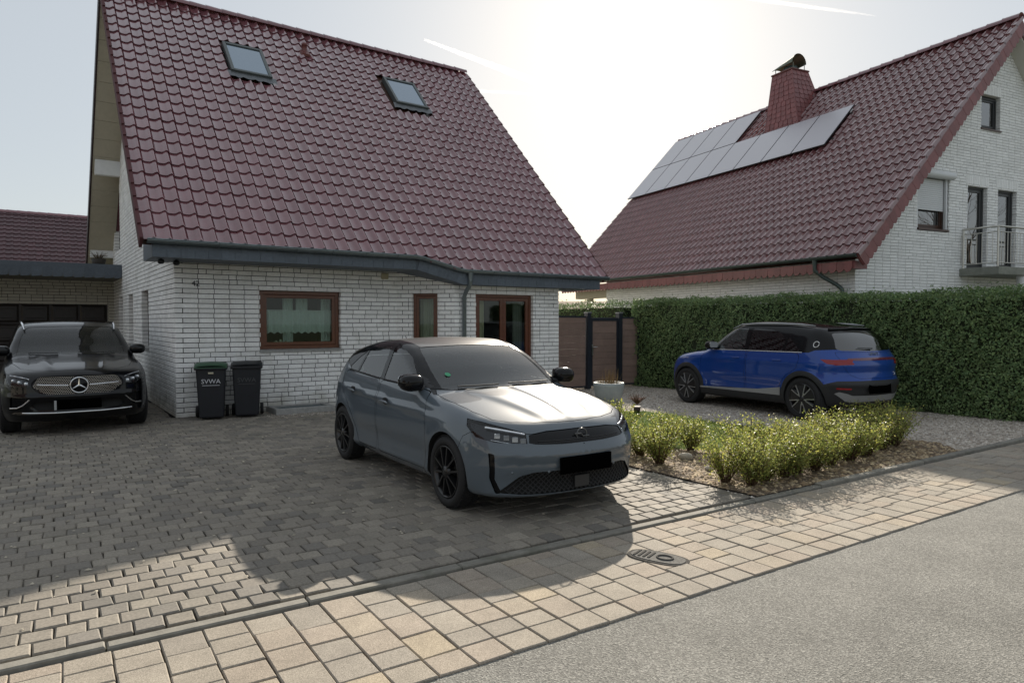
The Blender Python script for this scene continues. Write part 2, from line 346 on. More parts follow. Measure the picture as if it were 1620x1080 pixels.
stones('bark_mulch', pts, (.010, .034), mat('bark_chip', (.2,.13,.07), .9, pal=[(0,(.24,.17,.10)),(.3,(.38,.29,.18)),(.5,(.14,.10,.065)),(.7,(.48,.38,.24)),(.85,(.30,.235,.16))], rnd=.2), .014, 'brown bark mulch and dry leaves under the shrubs', 'mulch')
# small pale litter on the setts
pts = [(random.uniform(-.5, 5), random.uniform(4.3, 12)) for _ in range(300)]
stones('leaf_litter', pts, (.006, .017), mat('dry_litter', (.42,.38,.30), .9, rnd=.3), .004, 'tiny pale dry petals and leaf bits strewn over the dark driveway', 'litter')
pts = [(random.uniform(3.3, 5.2), 12.45-random.random()**1.2*.9) for _ in range(2500)]
stones('gravel', pts, (.006, .018), M_peb, -.004, 'strip of pale gravel along the foot of the house wall', 'gravel')
# hydrant cover in the pavement
cov = thing('utility_cover', 'small oval cast iron utility cover set in the pavement slabs', 'cover', (3.50, 3.215, -.0125), R(-70))
M_iron = mat('cast_iron', (.08,.077,.072), 1., .0, spec=.05, noise=(40, .3), bump=(80, .4, .003))
ov = lambda a, b2: [(a*math.copysign(abs(math.cos(q))**.75, math.cos(q)), b2*math.copysign(abs(math.sin(q))**.75, math.sin(q))) for q in np.linspace(0, 2*math.pi, 36, endpoint=False)]
m = MB(); m.prism(ov(.215, .115), -.02, .006); m.build('frame', M_iron, cov)
m = MB(); m.prism(ov(.19, .092), -.01, .010); lid = m.build('lid', mat('cast_iron_lid', (.17,.165,.155), 1., .0, spec=.05, noise=(60, .35)), cov)
m = MB(); m.tube([(.055*math.cos(q)+.05, .045*math.sin(q), .011) for q in np.linspace(0, 6.3, 21)], .008, 6); m.build('ring', M_iron, lid)
for k in range(4): m = MB(); m.box(-.16+.035*k, -.145+.035*k, -.06, .06, .009, .015); m.build('rib', M_iron, lid)
# ------------------------------------------------------------------ houses: brick, tile and window builders
def brick_mb(L, h=.0723, pr=.012, dp=.105, b=.004):
    m = MB(); f = -pr
    vs = [(0,dp,0),(L,dp,0),(L,dp,h),(0,dp,h),(0,f+b,0),(L,f+b,0),(L,f+b,h),(0,f+b,h),(b,f,b),(L-b,f,b),(L-b,f,h-b),(b,f,h-b)]
    return m.add(vs, [(0,1,5,4),(1,2,6,5),(2,3,7,6),(3,0,4,7),(4,5,9,8),(5,6,10,9),(6,7,11,10),(7,4,8,11),(8,9,10,11)])
BV = {}
def brick_key(L, h):
    k = (round(L/.004)*.004, round(h, 4))
    if k not in BV: BV[k] = brick_mb(k[0], k[1])
    return k
def brick_rows(recs, part, org, ang, width, ztop, openings, H=.0833, Lb=.25, z0=0., j=.0112, half=.07, start=None, end=None, to_world=None):
    """running bond; openings (u0,u1,z0,z1); ztop(u) limits the height; recs collects (dist, part, loc, rot, key)"""
    ca, sa = math.cos(ang), math.sin(ang); i = 0
    zmax = max(ztop(u) for u in np.linspace(0, width, 15))
    while z0+(i+1)*H < zmax+.04:
        z = z0+i*H; a0 = start(i) if start else 0.; a1 = width-(end(i) if end else 0.)
        cuts = [a0]; u = a0
        first = Lb*(.5 if i % 2 else 1.)
        if random.random() < half*1.5: first *= .75
        u = a0+first
        while u < a1-.05:
            cuts.append(u); u += Lb*(.5 if random.random() < half else 1.)
        cuts.append(a1+j)
        for s, e in zip(cuts, cuts[1:]):
            segs = [(s, e-j)]
            for (u0, u1, w0, w1) in openings:
                if w1 > z+.03 and w0 < z+H-.03:
                    ns = []
                    for (p, q) in segs:
                        if q <= u0 or p >= u1: ns.append((p, q)); continue
                        if p < u0: ns.append((p, u0))
                        if q > u1: ns.append((u1, q))
                    segs = ns
            for (p, q) in segs:
                if q-p < .012: continue
                c = (p+q)/2
                if z+H*.6 > ztop(c): continue
                k = brick_key(q-p, H-j); pr = random.uniform(-.0025, .0025)
                l = Vector((org[0]+ca*p+sa*pr, org[1]+sa*p-ca*pr, z)); wc = Vector((org[0]+ca*c, org[1]+sa*c, z))
                if to_world: wc = to_world @ wc
                recs.append((dist(wc), part, l, (random.uniform(-.006,.006), 0, ang), k))
        i += 1
def emit_bricks(recs, mt, limit=300):
    recs.sort(key=lambda r: r[0]); parts = {}
    for n, r in enumerate(recs):
        parts.setdefault(r[1].name, [r[1], [], []])[1 if n < limit else 2].append((r[0], r[2], r[3], r[4]))
    for part, near, far in parts.values():
        if near: scatter_pieces(part, near, 'brick', mt, BV, 10**6)
        if far: scatter_pieces(part, far, 'brick', mt, BV, 0, 'brickwork')
def wall_slab(name, parent, mt, org, ang, prof, openings, th=.22, grow=.05):
    """prof: (u, ztop) polyline; boxes between the openings"""
    M = Matrix.Translation((org[0], org[1], 0)) @ Matrix.Rotation(ang, 4, 'Z'); m = MB()
    ops = [(a-grow, b2+grow, c-grow, d+grow) for a, b2, c, d in openings]; us = sorted(set([p[0] for p in prof]+[v for o in ops for v in o[:2]])); us = [u for u in us if prof[0][0] <= u <= prof[-1][0]]
    zt = lambda u: float(np.interp(u, [p[0] for p in prof], [p[1] for p in prof]))
    for a, b2 in zip(us, us[1:]):
        if b2-a < 1e-4: continue
        mid = (a+b2)/2; zs = [(-.1, None)]; iv = sorted([(o[2], o[3]) for o in ops if o[0] < mid < o[1]]); lo = -.1
        for (c, d) in iv:
            m.hexa([(a,0,lo),(b2,0,lo),(b2,th,lo),(a,th,lo)], [(a,0,c),(b2,0,c),(b2,th,c),(a,th,c)], M); lo = d
        m.hexa([(a,0,lo),(b2,0,lo),(b2,th,lo),(a,th,lo)], [(a,0,zt(a)),(b2,0,zt(b2)),(b2,th,zt(b2)),(a,th,zt(a))], M)
    return m.build(name, mt, parent)
def tile_mb(w=.22, L=.335, roll=.046, lift=.028, v0=0., flip=False, drop=.88):
    m = MB(); ts = [0,.08,.20,.34,.46,.56,.65,.73,.79,.85,.90,.95,.98,1.005]
    def h(t):      # shallow pan, swelling roll, steep outer flank
        s = min(1, max(0, (t-.42)/.38)); s = s*s*(3-2*s)
        d = min(1, max(0, (t-drop)/(1.005-drop))); d = d*d*(3-2*d)
        return .010*max(0, 1-t/.25)**2+(roll*s)*(1-d)+.006*d
    top = []; 
    for v, z in ((-.025+v0, lift*(1-v0/L)), (v0+(L-v0)*.5, lift*.52*(1-v0/L)), (L+.05, -.004)): top.append([(t*w, v, h(t)+z) for t in ts])
    k = len(ts); vs = [p for r in top for p in r]
    m.add(vs, [(r*k+i, r*k+i+1, (r+1)*k+i+1, (r+1)*k+i) for r in range(2) for i in range(k-1)], True)
    lip = [(x, y, z) for x, y, z in top[0]]+[(x, y+.004, z-.020) for x, y, z in top[0]]
    m.add(lip, [(k+i, k+i+1, i+1, i) for i in range(k-1)], True)
    if flip: m.v = [(w-x, y, z) for x, y, z in m.v]; m.f = [f[::-1] for f in m.f]
    return m
def bar_frame(m, u0, u1, z0, z1, y0, y1, fw, M):
    m.bbox(u0, u0+fw, y0, y1, z0, z1, .006, M); m.bbox(u1-fw, u1, y0, y1, z0, z1, .006, M)
    m.bbox(u0+fw, u1-fw, y0+.002, y1-.002, z0, z0+fw, .006, M); m.bbox(u0+fw, u1-fw, y0+.002, y1-.002, z1-fw, z1, .006, M)
def window(parent, M, u0, u1, z0, z1, fm, gm, depth=.10, fw=.06, leaves=1, sash=.055, sill=None, name='window'):
    m = MB(); bar_frame(m, u0, u1, z0, z1, depth, depth+.07, fw, M); w = m.build(name, fm, parent)
    k = (u1-u0-2*fw)/leaves
    for i in range(leaves):
        a = u0+fw+i*k; b2 = a+k
        s = MB(); bar_frame(s, a+.003, b2-.003, z0+fw+.003, z1-fw-.003, depth+.012, depth+.06, sash, M); s.build('sash', fm, w)
        g = MB(); g.box(a+sash*.8, b2-sash*.8, depth+.034, depth+.04, z0+fw+sash*.8, z1-fw-sash*.8, M); g.build('pane', gm, w)
    if sill: s = MB(); s.hexa([(u0-.03,-.045,z0-.05),(u1+.03,-.045,z0-.05),(u1+.03,depth+.02,z0-.05),(u0-.03,depth+.02,z0-.05)], [(u0-.03,-.045,z0-.015),(u1+.03,-.045,z0-.015),(u1+.03,depth+.02,z0+.004),(u0-.03,depth+.02,z0+.004)], M); s.build('sill', sill, w)
    return w
def room(parent, M, u0, u1, z0, z1, dep, mt, y0=.19):
    m = MB(); a, b2, c, d, e, f = u0, u1, y0, y0+dep, z0, z1
    m.add([(a,c,e),(b2,c,e),(b2,d,e),(a,d,e),(a,c,f),(b2,c,f),(b2,d,f),(a,d,f)], [(0,1,2,3),(4,7,6,5),(1,5,6,2),(2,6,7,3),(3,7,4,0)], False, M); return m.build('room', mt, parent, fix=False)
def curtain(parent, M, u0, u1, z0, z1, y, mt, waves=9, amp=.02, scallop=0., name='curtain'):
    m = MB(); n = waves*8; vs = []
    for r in range(2):
        for i in range(n+1):
            t = i/n; u = u0+(u1-u0)*t; yy = y+amp*math.sin(t*waves*2*math.pi)+random.uniform(-.002,.002); z = z1 if r else z0+scallop*abs(math.cos(t*waves*math.pi))
            vs.append((u, yy, z))
    m.add(vs, [(i, i+1, n+2+i, n+1+i) for i in range(n)], True, M); return m.build(name, mt, parent, fix=False)
def gutter(path, r, name, mt, parent, M=None):
    m = MB(); P = [Vector(p) for p in path]; k = len(P); n = 9; vs = []
    for i in range(k):
        t1 = (P[i]-P[i-1]).normalized() if i else (P[1]-P[0]).normalized(); t2 = (P[i+1]-P[i]).normalized() if i < k-1 else t1
        t = (t1+t2).normalized(); nx = t.cross(Vector((0,0,1))).normalized()
        for rr in (r, r-.006):
            for j in range(n):
                q = math.pi*j/(n-1); vs.append(tuple(P[i]+nx*(-math.cos(q)*rr)-Vector((0,0,1))*math.sin(q)*rr))
    f = []
    for i in range(k-1):
        for o in (0, n):
            for j in range(n-1): f.append((i*2*n+o+j, i*2*n+o+j+1, (i+1)*2*n+o+j+1, (i+1)*2*n+o+j))
        for j in (0, n-1): f.append((i*2*n+j, i*2*n+n+j, (i+1)*2*n+n+j, (i+1)*2*n+j))
    m.add(vs, f, True, M)
    for i in (0, k-1): m.add([vs[i*2*n+j] for j in range(n)], [tuple(range(n))], False, M)
    for sgn in (-1, 1):      # rolled front and back beads
        m.tube([tuple(P[i]+((P[min(i+1,k-1)]-P[max(i-1,0)]).normalized().cross(Vector((0,0,1))).normalized())*sgn*r) for i in range(k)], .010, 6, M=M)
    return m.build(name, mt, parent)
def slates(parent, M, u0, u1, z0, z1, y, rows, w, mt, seed=0, curved=False):
    """small overlapping slates hung on a fascia; each a piece"""
    h = (z1-z0)/rows; key = (round(w, 3), round(h, 3), curved)
    m = MB()
    if curved: m.prism([(0,0),(w*.25,-.0),(w*.8,.012),(w*.97,.05),(w*1.02,h*1.15),(0,h*1.15)], -.006, .004, 'y')
    else: m.hexa([(0,-.010,0),(w-.004,-.010,0),(w-.004,0,0),(0,0,0)], [(0,-.003,h*1.2),(w-.004,-.003,h*1.2),(w-.004,.004,h*1.2),(0,.004,h*1.2)])
    me = m.mesh('slate', mt, True); R3 = M.to_euler()
    for r in range(rows):
        u = u0-(w*.5 if r % 2 else 0)
        while u < u1-.02:
            a = max(u, u0)
            o = link('slate', me, parent, loc=M @ Vector((a, y-.004*random.random()-(rows-1-r)*.006, z0+r*h)), rot=(R3.x, R3.y+random.uniform(-.004,.004), R3.z))
            if a+w > u1: o.scale = (max(.1, (u1-a)/w), 1, 1)
            elif a > u: o.scale = ((u+w-a)/w, 1, 1)
            u += w
M_brick = mat('brick_white', (.86,.86,.85), .8, rnd=.085, noise=(30, .09), bump=(75, .6, .006), noise2=(2.2, .30, (.46,.44,.39), .54))
def splash(m, col=(.34,.32,.26)):
    """rain splash and algae on the lowest courses"""
    N = m.node_tree.nodes; L = m.node_tree.links; b = N['Principled BSDF']; src = b.inputs['Base Color'].links[0].from_socket
    g = N.new('ShaderNodeNewGeometry'); s = N.new('ShaderNodeSeparateXYZ'); L.new(g.outputs['Position'], s.inputs[0]); nz = N.new('ShaderNodeTexNoise'); nz.inputs['Scale'].default_value = 3.5; nz.inputs['Detail'].default_value = 6; L.new(g.outputs['Position'], nz.inputs['Vector'])
    a = N.new('ShaderNodeMath'); a.operation = 'MULTIPLY_ADD'; a.inputs[1].default_value = .9; a.inputs[2].default_value = -.22; L.new(nz.outputs[0], a.inputs[0])
    d = N.new('ShaderNodeMath'); d.operation = 'SUBTRACT'; L.new(a.outputs[0], d.inputs[0]); L.new(s.outputs['Z'], d.inputs[1]); r = N.new('ShaderNodeMapRange'); r.inputs[1].default_value = -.12; r.inputs[2].default_value = .22; r.inputs[4].default_value = .6; L.new(d.outputs[0], r.inputs[0])
    mx = N.new('ShaderNodeMix'); mx.data_type = 'RGBA'; mx.inputs['B'].default_value = (*col, 1); L.new(r.outputs[0], mx.inputs['Factor']); L.new(src, mx.inputs['A']); L.new(mx.outputs['Result'], b.inputs['Base Color'])
splash(M_brick)
M_mortar = mat('mortar_dark', (.05,.05,.05), .95, noise=(40, .2))
M_tile = mat('roof_tile', (.195,.078,.092), .12, coat=1., coat_r=.03, rnd=.10, noise=(6, .10), spec=.6, bump=(55, .12, .004), rvar=.07)
M_tiler = mat('roof_tile_rough', (.10,.042,.045), .75, spec=.2, noise=(6, .1))
M_slate = mat('slate_grey', (.085,.105,.130), .55, rnd=.10, noise=(20, .15))
M_zinc = mat('zinc', (.20,.235,.25), .38, .75, noise=(8, .12), rvar=.08)
M_brown = mat('brown_wood', (.115,.036,.014), .38, noise=(14, .2), coat=.15)
M_dbrown = mat('dark_brown_wood', (.055,.022,.013), .4, noise=(14, .2), coat=.1)
M_soffit = mat('soffit_cream', (.46,.42,.33), .7, noise=(10, .06))
M_white = mat('white_paint', (.72,.73,.73), .5, noise=(8, .05))
M_glass = glass('window_glass', (.86,.92,.89), 1.38)
M_room = mat('room_wall', (.16,.155,.14), .9); M_net = mat('net_curtain', (.74,.80,.77), .9, trans=.35, noise=(60, .15))
M_conc = mat('concrete', (.30,.30,.29), .9, noise=(12, .2), bump=(60, .3, .005))
M_iron2 = mat('dark_metal', (.02,.022,.026), .4, .5)

# ------------------------------------------------------------------ white brick house
HX, HY, PITCH = 2.03, 12.55, math.atan2(6.25, 6.0)
house = thing('brick_house', 'white brick house with steep glossy dark red tiled roof and two skylights', 'house', (HX, HY, 0)); INV[house.name] = Matrix.Translation((-HX, -HY, 0))
roofz = lambda y: 2.6+(min(y, 34.8-y)-11.4)*math.tan(PITCH)         # tile plane over the plan
recs = []
def simple_wall(org, ang, width, prof, ops, start=None, end=None):
    w = wall_slab('wall', house, M_mortar, org, ang, prof, ops)
    brick_rows(recs, w, org, ang, width, lambda u: float(np.interp(u, [p[0] for p in prof], [p[1] for p in prof])), ops, start=start, end=end)
    return w
W1 = [(1.37, 2.85, 1.10, 2.165)]
wf = simple_wall((HX, HY), 0, 4.03, [(0,2.9),(4.03,2.9)], W1, start=lambda i: -.012 if i % 2 else .10)
W2 = [(.325, .845, .95, 2.17)]
wd_ = simple_wall((6.06, 12.55), R(-45), 1.19, [(0,2.75),(1.19,2.6)], W2, end=lambda i: .0)
W3 = [(.50, 1.94, .02, 2.17)]
wb = simple_wall((6.90, 11.71), 0, 2.63, [(0,2.62),(2.63,2.62)], W3, end=lambda i: -.012 if i % 2 else .10)
gl = lambda u: (u, roofz(HY+u)-.12)
W4 = [(3.0, 4.0, 1.08, 2.22), (5.45, 6.3, 1.08, 2.22), (7.5, 8.3, .02, 2.22), (7.9, 9.2, 3.5, 5.35)]
# left gable wall runs away from the camera: u measured from the back corner so that the face looks to -X
LW = 9.7
wl_ = simple_wall((HX, HY+LW), R(-90), LW, [(LW-u, gl(u)[1]) for u in (LW, 4.85, 0)][::1], [(LW-b2, LW-a, c, d) for a, b2, c, d in W4], end=lambda i: .10 if i % 2 else -.012)
wr_ = simple_wall((9.53, 11.71), R(90), 2.0, [(0,2.62),(.35,2.95),(2.0,4.4)], [], start=lambda i: .10 if i % 2 else -.012)
emit_bricks(recs, M_brick)
m = MB(); m.hexa([(9.32,13.6,0),(9.53,13.6,0),(9.53,22.2,0),(9.32,22.2,0)], [(9.32,13.6,4.2),(9.53,13.6,4.2),(9.53,22.2,2.6),(9.32,22.2,2.6)]); m.add([(9.5,12.6,2.6),(9.5,22.2,2.6),(9.5,17.4,8.4)], [(0,1,2)]); m.build('rear_wall', M_white, house)
# roof deck, tiles
RX0, RX1 = 1.42, 10.65; SL = 6.25/math.sin(PITCH); cp, sp_ = math.cos(PITCH), math.sin(PITCH)
def rp(x, v, n=0.): return (x, 11.4+v*cp-n*sp_, 2.6+v*sp_+n*cp)
deck = MB()
def deck_quad(pts, n0, n1): deck.hexa([rp(x, v, n0) for x, v in pts], [rp(x, v, n1) for x, v in pts])
deck_quad([(RX0+.02,.40),(6.08,.40),(6.08,SL),(RX0+.02,SL)], -.16, -.035); deck_quad([(6.08,.40),(6.95,.05),(6.95,SL),(6.08,SL)], -.158, -.035); deck_quad([(6.95,.05),(RX1-.02,.05),(RX1-.02,SL),(6.95,SL)], -.16, -.035)
roof = deck.build('roof', M_dbrown, house)
bs = MB(); f = lambda x, v, n: (x, 34.8-rp(x, v, n)[1], rp(x, v, n)[2]); bs.hexa([f(x, v, -.16) for x, v in ((RX0,0),(RX1,0),(RX1,SL),(RX0,SL))], [f(x, v, .0) for x, v in ((RX0,0),(RX1,0),(RX1,SL),(RX0,SL))]); bs.build('rear_slope', M_tile, roof)
TW, TL = .2198, .334; TV = {k: tile_mb(TW, TL, .050, .026, v0=k*.033, drop=.78) for k in range(9)}; trec = []
SKY = [(3.64, 4.50, 5.93, 7.12), (7.50, 8.38, 5.98, 7.14)]
for r in range(26):
    v = r*TL
    for c in range(42):
        x = RX0+c*TW
        kv = 0
        if r == 0 and x+TW*.5 < 6.95:
            ve = .31*(6.95-x-TW*.5)/.85
            if ve > .29: continue
            kv = max(1, min(8, int(ve/.033)))
        if any(x+TW > a+.05 and x < b2-.05 and v+TL > c0-.02 and v < c1-.1 for a, b2, c0, c1 in SKY): continue
        p = Vector(rp(x, v)); trec.append((dist(p), p+Vector((random.uniform(-.002,.002), 0, random.uniform(-.002,.002))), (PITCH+random.uniform(-.006,.006), random.uniform(-.006,.006), random.uniform(-.006,.006)), kv))
scatter_pieces(roof, trec, 'roof_tile', M_tile, TV, 300, 'roof_tiling')
# ridge caps, verge strips
cap = MB(); n = 9; vs = []
for s, rr in ((0, .125), (.36, .110), (.385, .118)):
    for j in range(n+1): q = math.pi*(j/n)*1.1-.05*math.pi; vs.append((s, -math.cos(q)*rr, math.sin(q)*rr*.9))
cap.add(vs, [(r*(n+1)+j, r*(n+1)+j+1, (r+1)*(n+1)+j+1, (r+1)*(n+1)+j) for r in range(2) for j in range(n)], True); cap.add([(0, -math.cos(math.pi*j/n)*.128, math.sin(math.pi*j/n)*.118) for j in range(n+1)], [tuple(range(n+1))])
cap_me = cap.mesh('ridge_tile', M_tile, True); x = RX0
while x < RX1-.1: link('ridge_tile', cap_me, roof, loc=(x, 17.4, 8.88)); x += .353
for x, sg in ((RX0, -1), (RX1, 1)):
    vb = MB(); vt = []
    for r in range(26):
        v = r*TL; v0 = max(v, .31) if sg < 0 else v
        if v+TL < (.31 if sg < 0 else 0): continue
        vb.hexa([rp(x-.02, v0-.02, -.13), rp(x+.02, v0-.02, -.13), rp(x+.02, v+TL, -.13), rp(x-.02, v+TL, -.13)], [rp(x-.022, v0-.02, .052), rp(x+.03, v0-.02, .060), rp(x+.03, v+TL, .030), rp(x-.022, v+TL, .022)])
    vb.build('verge', M_tiler, roof)
bv = MB(); bv.hexa([f(RX0-.03, v, n_) for v, n_ in ((0,-.2),(SL,-.2),(SL,.05),(0,.05))], [f(RX0-.004, v, n_) for v, n_ in ((0,-.2),(SL,-.2),(SL,.05),(0,.05))]); bv.build('verge_board', mat('verge_dark', (.03,.016,.016), .5), roof)
# gable overhang: cream boarded soffit and purlin ends
so_ = MB()
for k in range(2):
    g = rp if k == 0 else f
    for q in range(16): v0, v1 = .5+q*(SL-.6)/16, .5+(q+1)*(SL-.6)/16-.008; so_.hexa([g(RX0+.01, v0, -.185), g(HX+.02, v0, -.185), g(HX+.02, v1, -.185), g(RX0+.01, v1, -.185)], [g(RX0+.01, v0, -.165), g(HX+.02, v0, -.165), g(HX+.02, v1, -.165), g(RX0+.01, v1, -.165)])
so_.build('soffit_boards', M_soffit, house, 'stuff')
for (y, z0, z1) in ((20.25, 5.30, 5.68), (22.25, 3.38, 3.58)):
    p = MB(); p.bbox(RX0+.05, HX+.02, y-.09, y+.09, z0, z1, .01); p.build('purlin_end', M_white, house)
# eaves: slate-clad fascia box, gutter, downpipe
fa = MB()
def fbox(a, b2, za, zb_): # a,b2 = front plan points, za/zb_ underside height
    ta, tb = za+.235, zb_+.235
    fa.hexa([(a[0],a[1],za),(b2[0],b2[1],zb_),(b2[0],12.66,zb_),(a[0],12.66,za)], [(a[0],a[1],ta),(b2[0],b2[1],tb),(b2[0],12.66,tb+.4),(a[0],12.66,ta+.4)])
fbox((1.58,11.70),(6.05,11.70),2.59,2.59); fbox((6.05,11.70),(6.92,11.46),2.59,2.325); fbox((6.92,11.46),(10.52,11.46),2.325,2.325)
fasc = fa.build('fascia', M_slate, house)
slates(fasc, Matrix.Translation((1.58,11.692,0)), 0, 4.46, 2.59, 2.84, 0, 2, .20, M_slate); slates(fasc, Matrix.Translation((6.93,11.452,0)), 0, 3.59, 2.325, 2.575, 0, 2, .20, M_slate)
dM = Matrix.Translation((6.05,11.692,2.59)) @ Matrix.Rotation(math.atan2(-.24,.87), 4, 'Z') @ Matrix.Rotation(math.atan2(.265,.92), 4, 'Y'); slates(fasc, dM, 0.02, .95, .0, .25, 0, 2, .20, M_slate)
gut = gutter([(1.50,11.62,2.85),(6.02,11.62,2.842),(6.14,11.605,2.825),(6.86,11.43,2.625),(6.98,11.40,2.605),(10.72,11.40,2.60)], .068, 'gutter', M_zinc, house)
for x in list(np.arange(1.9, 6.0, .62))+list(np.arange(7.6, 10.6, .62)):
    y, z = (11.62, 2.845) if x < 6.2 else (11.40, 2.602); b_ = MB(); b_.tube([(x, y+math.cos(q)*.072, z-math.sin(q)*.073) for q in np.linspace(0, math.pi, 9)], .007, 5); b_.build('gutter_bracket', M_zinc, gut)
dp = MB(); dp.lathe([(.062,.0),(.055,-.05),(.043,-.13),(.042,-.16)], 14, 'z', M=Matrix.Translation((7.08,11.40,2.56))); dp.tube([(7.08,11.40,2.42),(7.08,11.41,2.33),(7.08,11.56,2.20),(7.08,11.63,2.10),(7.08,11.635,.02)], .042, 12); pipe = dp.build('downpipe', M_zinc, house)
for z in (2.05, 1.1): c_ = MB(); c_.tube([(7.08+.047*math.cos(q), 11.635+.047*math.sin(q), z) for q in np.linspace(0, 6.3, 15)], .008, 5); c_.build('pipe_clamp', M_zinc, pipe)
# skylights
for (a, b2, c0, c1) in SKY:
    M = Matrix.Translation(rp(a, c0)) @ Matrix.Rotation(PITCH, 4, 'X'); w_, l_ = b2-a, c1-c0; m = MB()
    m.bbox(0, .07, .0, l_, -.03, .115, .008, M); m.bbox(w_-.07, w_, .0, l_, -.03, .115, .008, M); m.bbox(.07, w_-.07, 0, .07, -.03, .112, .008, M); m.bbox(.07, w_-.07, l_-.07, l_, -.03, .118, .008, M)
    s = m.build('skylight', mat('skylight_frame', (.10,.115,.115), .4, .3), house)
    g = MB(); g.box(.06, w_-.06, .06, l_-.06, .085, .092, M); g.build('pane', mat('skylight_glass', (.30,.36,.42), .06, .9), s)
    fl = MB(); fl.add([(-.08+(w_+.16)*i/20, -.16+.012*math.sin(i*2.4), .03+.028*math.sin(i*2.4)**2) for i in range(21)]+[(-.08+(w_+.16)*i/20, .02, .065) for i in range(21)], [(i, i+1, 22+i, 21+i) for i in range(20)], True, M); fl.build('flashing', mat('lead', (.16,.17,.18), .45, .6), s)
vt = MB(); vt.lathe([(.07,0),(.06,.05),(.055,.16),(.075,.17),(.07,.22),(.001,.235)], 14, 'z', M=Matrix.Translation(rp(5.62, 7.62, .03))); vt.hexa([rp(5.5,7.45,.03),rp(5.74,7.45,.03),rp(5.74,7.82,.02),rp(5.5,7.82,.02)], [rp(5.53,7.48,.085),rp(5.71,7.48,.085),rp(5.71,7.79,.06),rp(5.53,7.79,.06)]); vt.build('roof_vent', mat('vent_red', (.14,.04,.035), .4), house)
# kitchen window with lace valance
Mf = Matrix.Translation((HX, HY, 0))
wk = window(house, Mf, 1.375, 2.845, 1.105, 2.16, M_brown, M_glass, .07, .065, 1, .06, M_conc)
room(house, Mf, .6, 3.6, .2, 2.5, 3.2, M_room)
curtain(wk, Mf, 1.48, 2.75, 1.38, 1.80, .21, M_net, 10, .022, .035, 'valance')
rod = MB(); rod.tube([(1.46,.20,1.81),(2.76,.20,1.81)], .008, 6, M=Mf); rod.build('curtain_rod', M_white, wk)
curtain(wk, Mf, 1.86, 2.05, 1.20, 2.06, .32, M_net, 4, .02, 0, 'side_curtain'); curtain(wk, Mf, 2.10, 2.32, 1.78, 2.08, .30, M_net, 5, .02, 0, 'side_curtain'); curtain(wk, Mf, 2.58, 2.76, 1.20, 2.08, .30, M_net, 3, .02, 0, 'side_curtain')
lm = MB(); lm.lathe([(.02,.10),(.06,.09),(.12,.02),(.125,0)], 18, M=Mf @ Matrix.Translation((1.62,1.0,2.12))); lm.build('hanging_lamp', mat('lamp_shade', (.65,.5,.36), .6), wk)
for k, (u, h_) in enumerate(((1.50,.16),(1.72,.10),(1.80,.12),(1.9,.09))):
    q = MB(); q.lathe([(.001,0),(.04,0),(.05,h_*.6),(.02,h_*.8),(.018,h_)], 12, M=Mf @ Matrix.Translation((u,.27,1.16))); q.build('window_ornament', mat('ornament', (.35,.36,.28), .6), wk)
# bay: narrow window and glazed double door
Mb = Matrix.Translation((6.06, 12.55, 0)) @ Matrix.Rotation(R(-45), 4, 'Z'); wn_ = window(house, Mb, .33, .84, .955, 2.165, M_brown, M_glass, .07, .05, 1, .05, M_conc)
curtain(wn_, Mb, .40, .78, 1.0, 2.1, .30, mat('cream_curtain', (.42,.40,.33), .9), 4, .03)
Md = Matrix.Translation((6.90, 11.71, 0)); wdr = window(house, Md, .505, 1.935, .03, 2.165, M_brown, M_glass, .07, .06, 2, .07, None, 'terrace_door')
curtain(wdr, Md, .58, .85, .1, 2.1, .26, mat('cream_curtain2', (.50,.45,.33), .9), 4, .03); curtain(wdr, Md, 1.62, 1.85, .1, 2.1, .30, mat('grey_curtain', (.22,.22,.20), .9), 4, .03)
room(house, Matrix.Translation((6.6, 12.0, 0)), -.1, 2.7, .0, 2.5, 3.0, M_room, .45)
# gable side windows (outer face looks to -X)
Ml = Matrix.Translation((HX, HY+LW, 0)) @ Matrix.Rotation(R(-90), 4, 'Z')
for a, b2, c, d in W4: window(house, Ml, LW-b2+.005, LW-a-.005, c+.005, d-.005, M_dbrown if c > 3 else M_brown, M_glass, .12, .05, 1, .05, M_conc if .5 < c < 3 else None); room(house, Ml, LW-b2-.3, LW-a+.3, c-.3, d+.3, 1.5, M_room, .23)
# house number, wall box, flood lamps, light-well frame
tx = text_mesh('42', .125, .006, 'house_number'); tx.materials.append(M_iron2); o = link('house_number', tx, house, loc=(2.34, 12.53, 2.205), rot=(R(90), 0, 0))
bx = MB(); bx.bbox(5.72, 5.86, 12.50, 12.56, 2.44, 2.56, .012); bx.build('junction_box', mat('box_yellow', (.42,.38,.26), .6), house)
for k, (x, y) in enumerate(((1.74,11.98),(1.98,12.10))):
    q = MB(); ellipsoid(q, (x, y, 2.545), (.05, .055, .04), 2.5); q.tube([(x, y, 2.57), (x, y, 2.61)], .015, 6); q.build('flood_lamp', M_iron2, house)
wc = MB(); wc.tube([(1.74,11.98,2.55),(1.82,12.02,2.53),(1.90,12.07,2.555)], .006, 5); wc.build('lamp_cable', M_white, house)
lw = thing('light_well', 'low grey concrete light well frame at the foot of the white wall beside the bins', 'light well', (4.0, 12.2, 0))
for nm, b6 in (('frame_side',(-.52,-.44,-.28,.32,-.02,.10)),('frame_side',(.44,.52,-.28,.32,-.02,.10)),('frame_front',(-.44,.44,-.28,-.20,-.02,.098)),('frame_back',(-.44,.44,.24,.32,-.02,.098))):
    q = MB(); q.bbox(*b6, .01); q.build(nm, M_conc, lw)
q = MB(); [q.box(-.44, .44, -.20+.044*k, -.188+.044*k, .05, .075) for k in range(10)]; q.build('grating', M_zinc, lw)
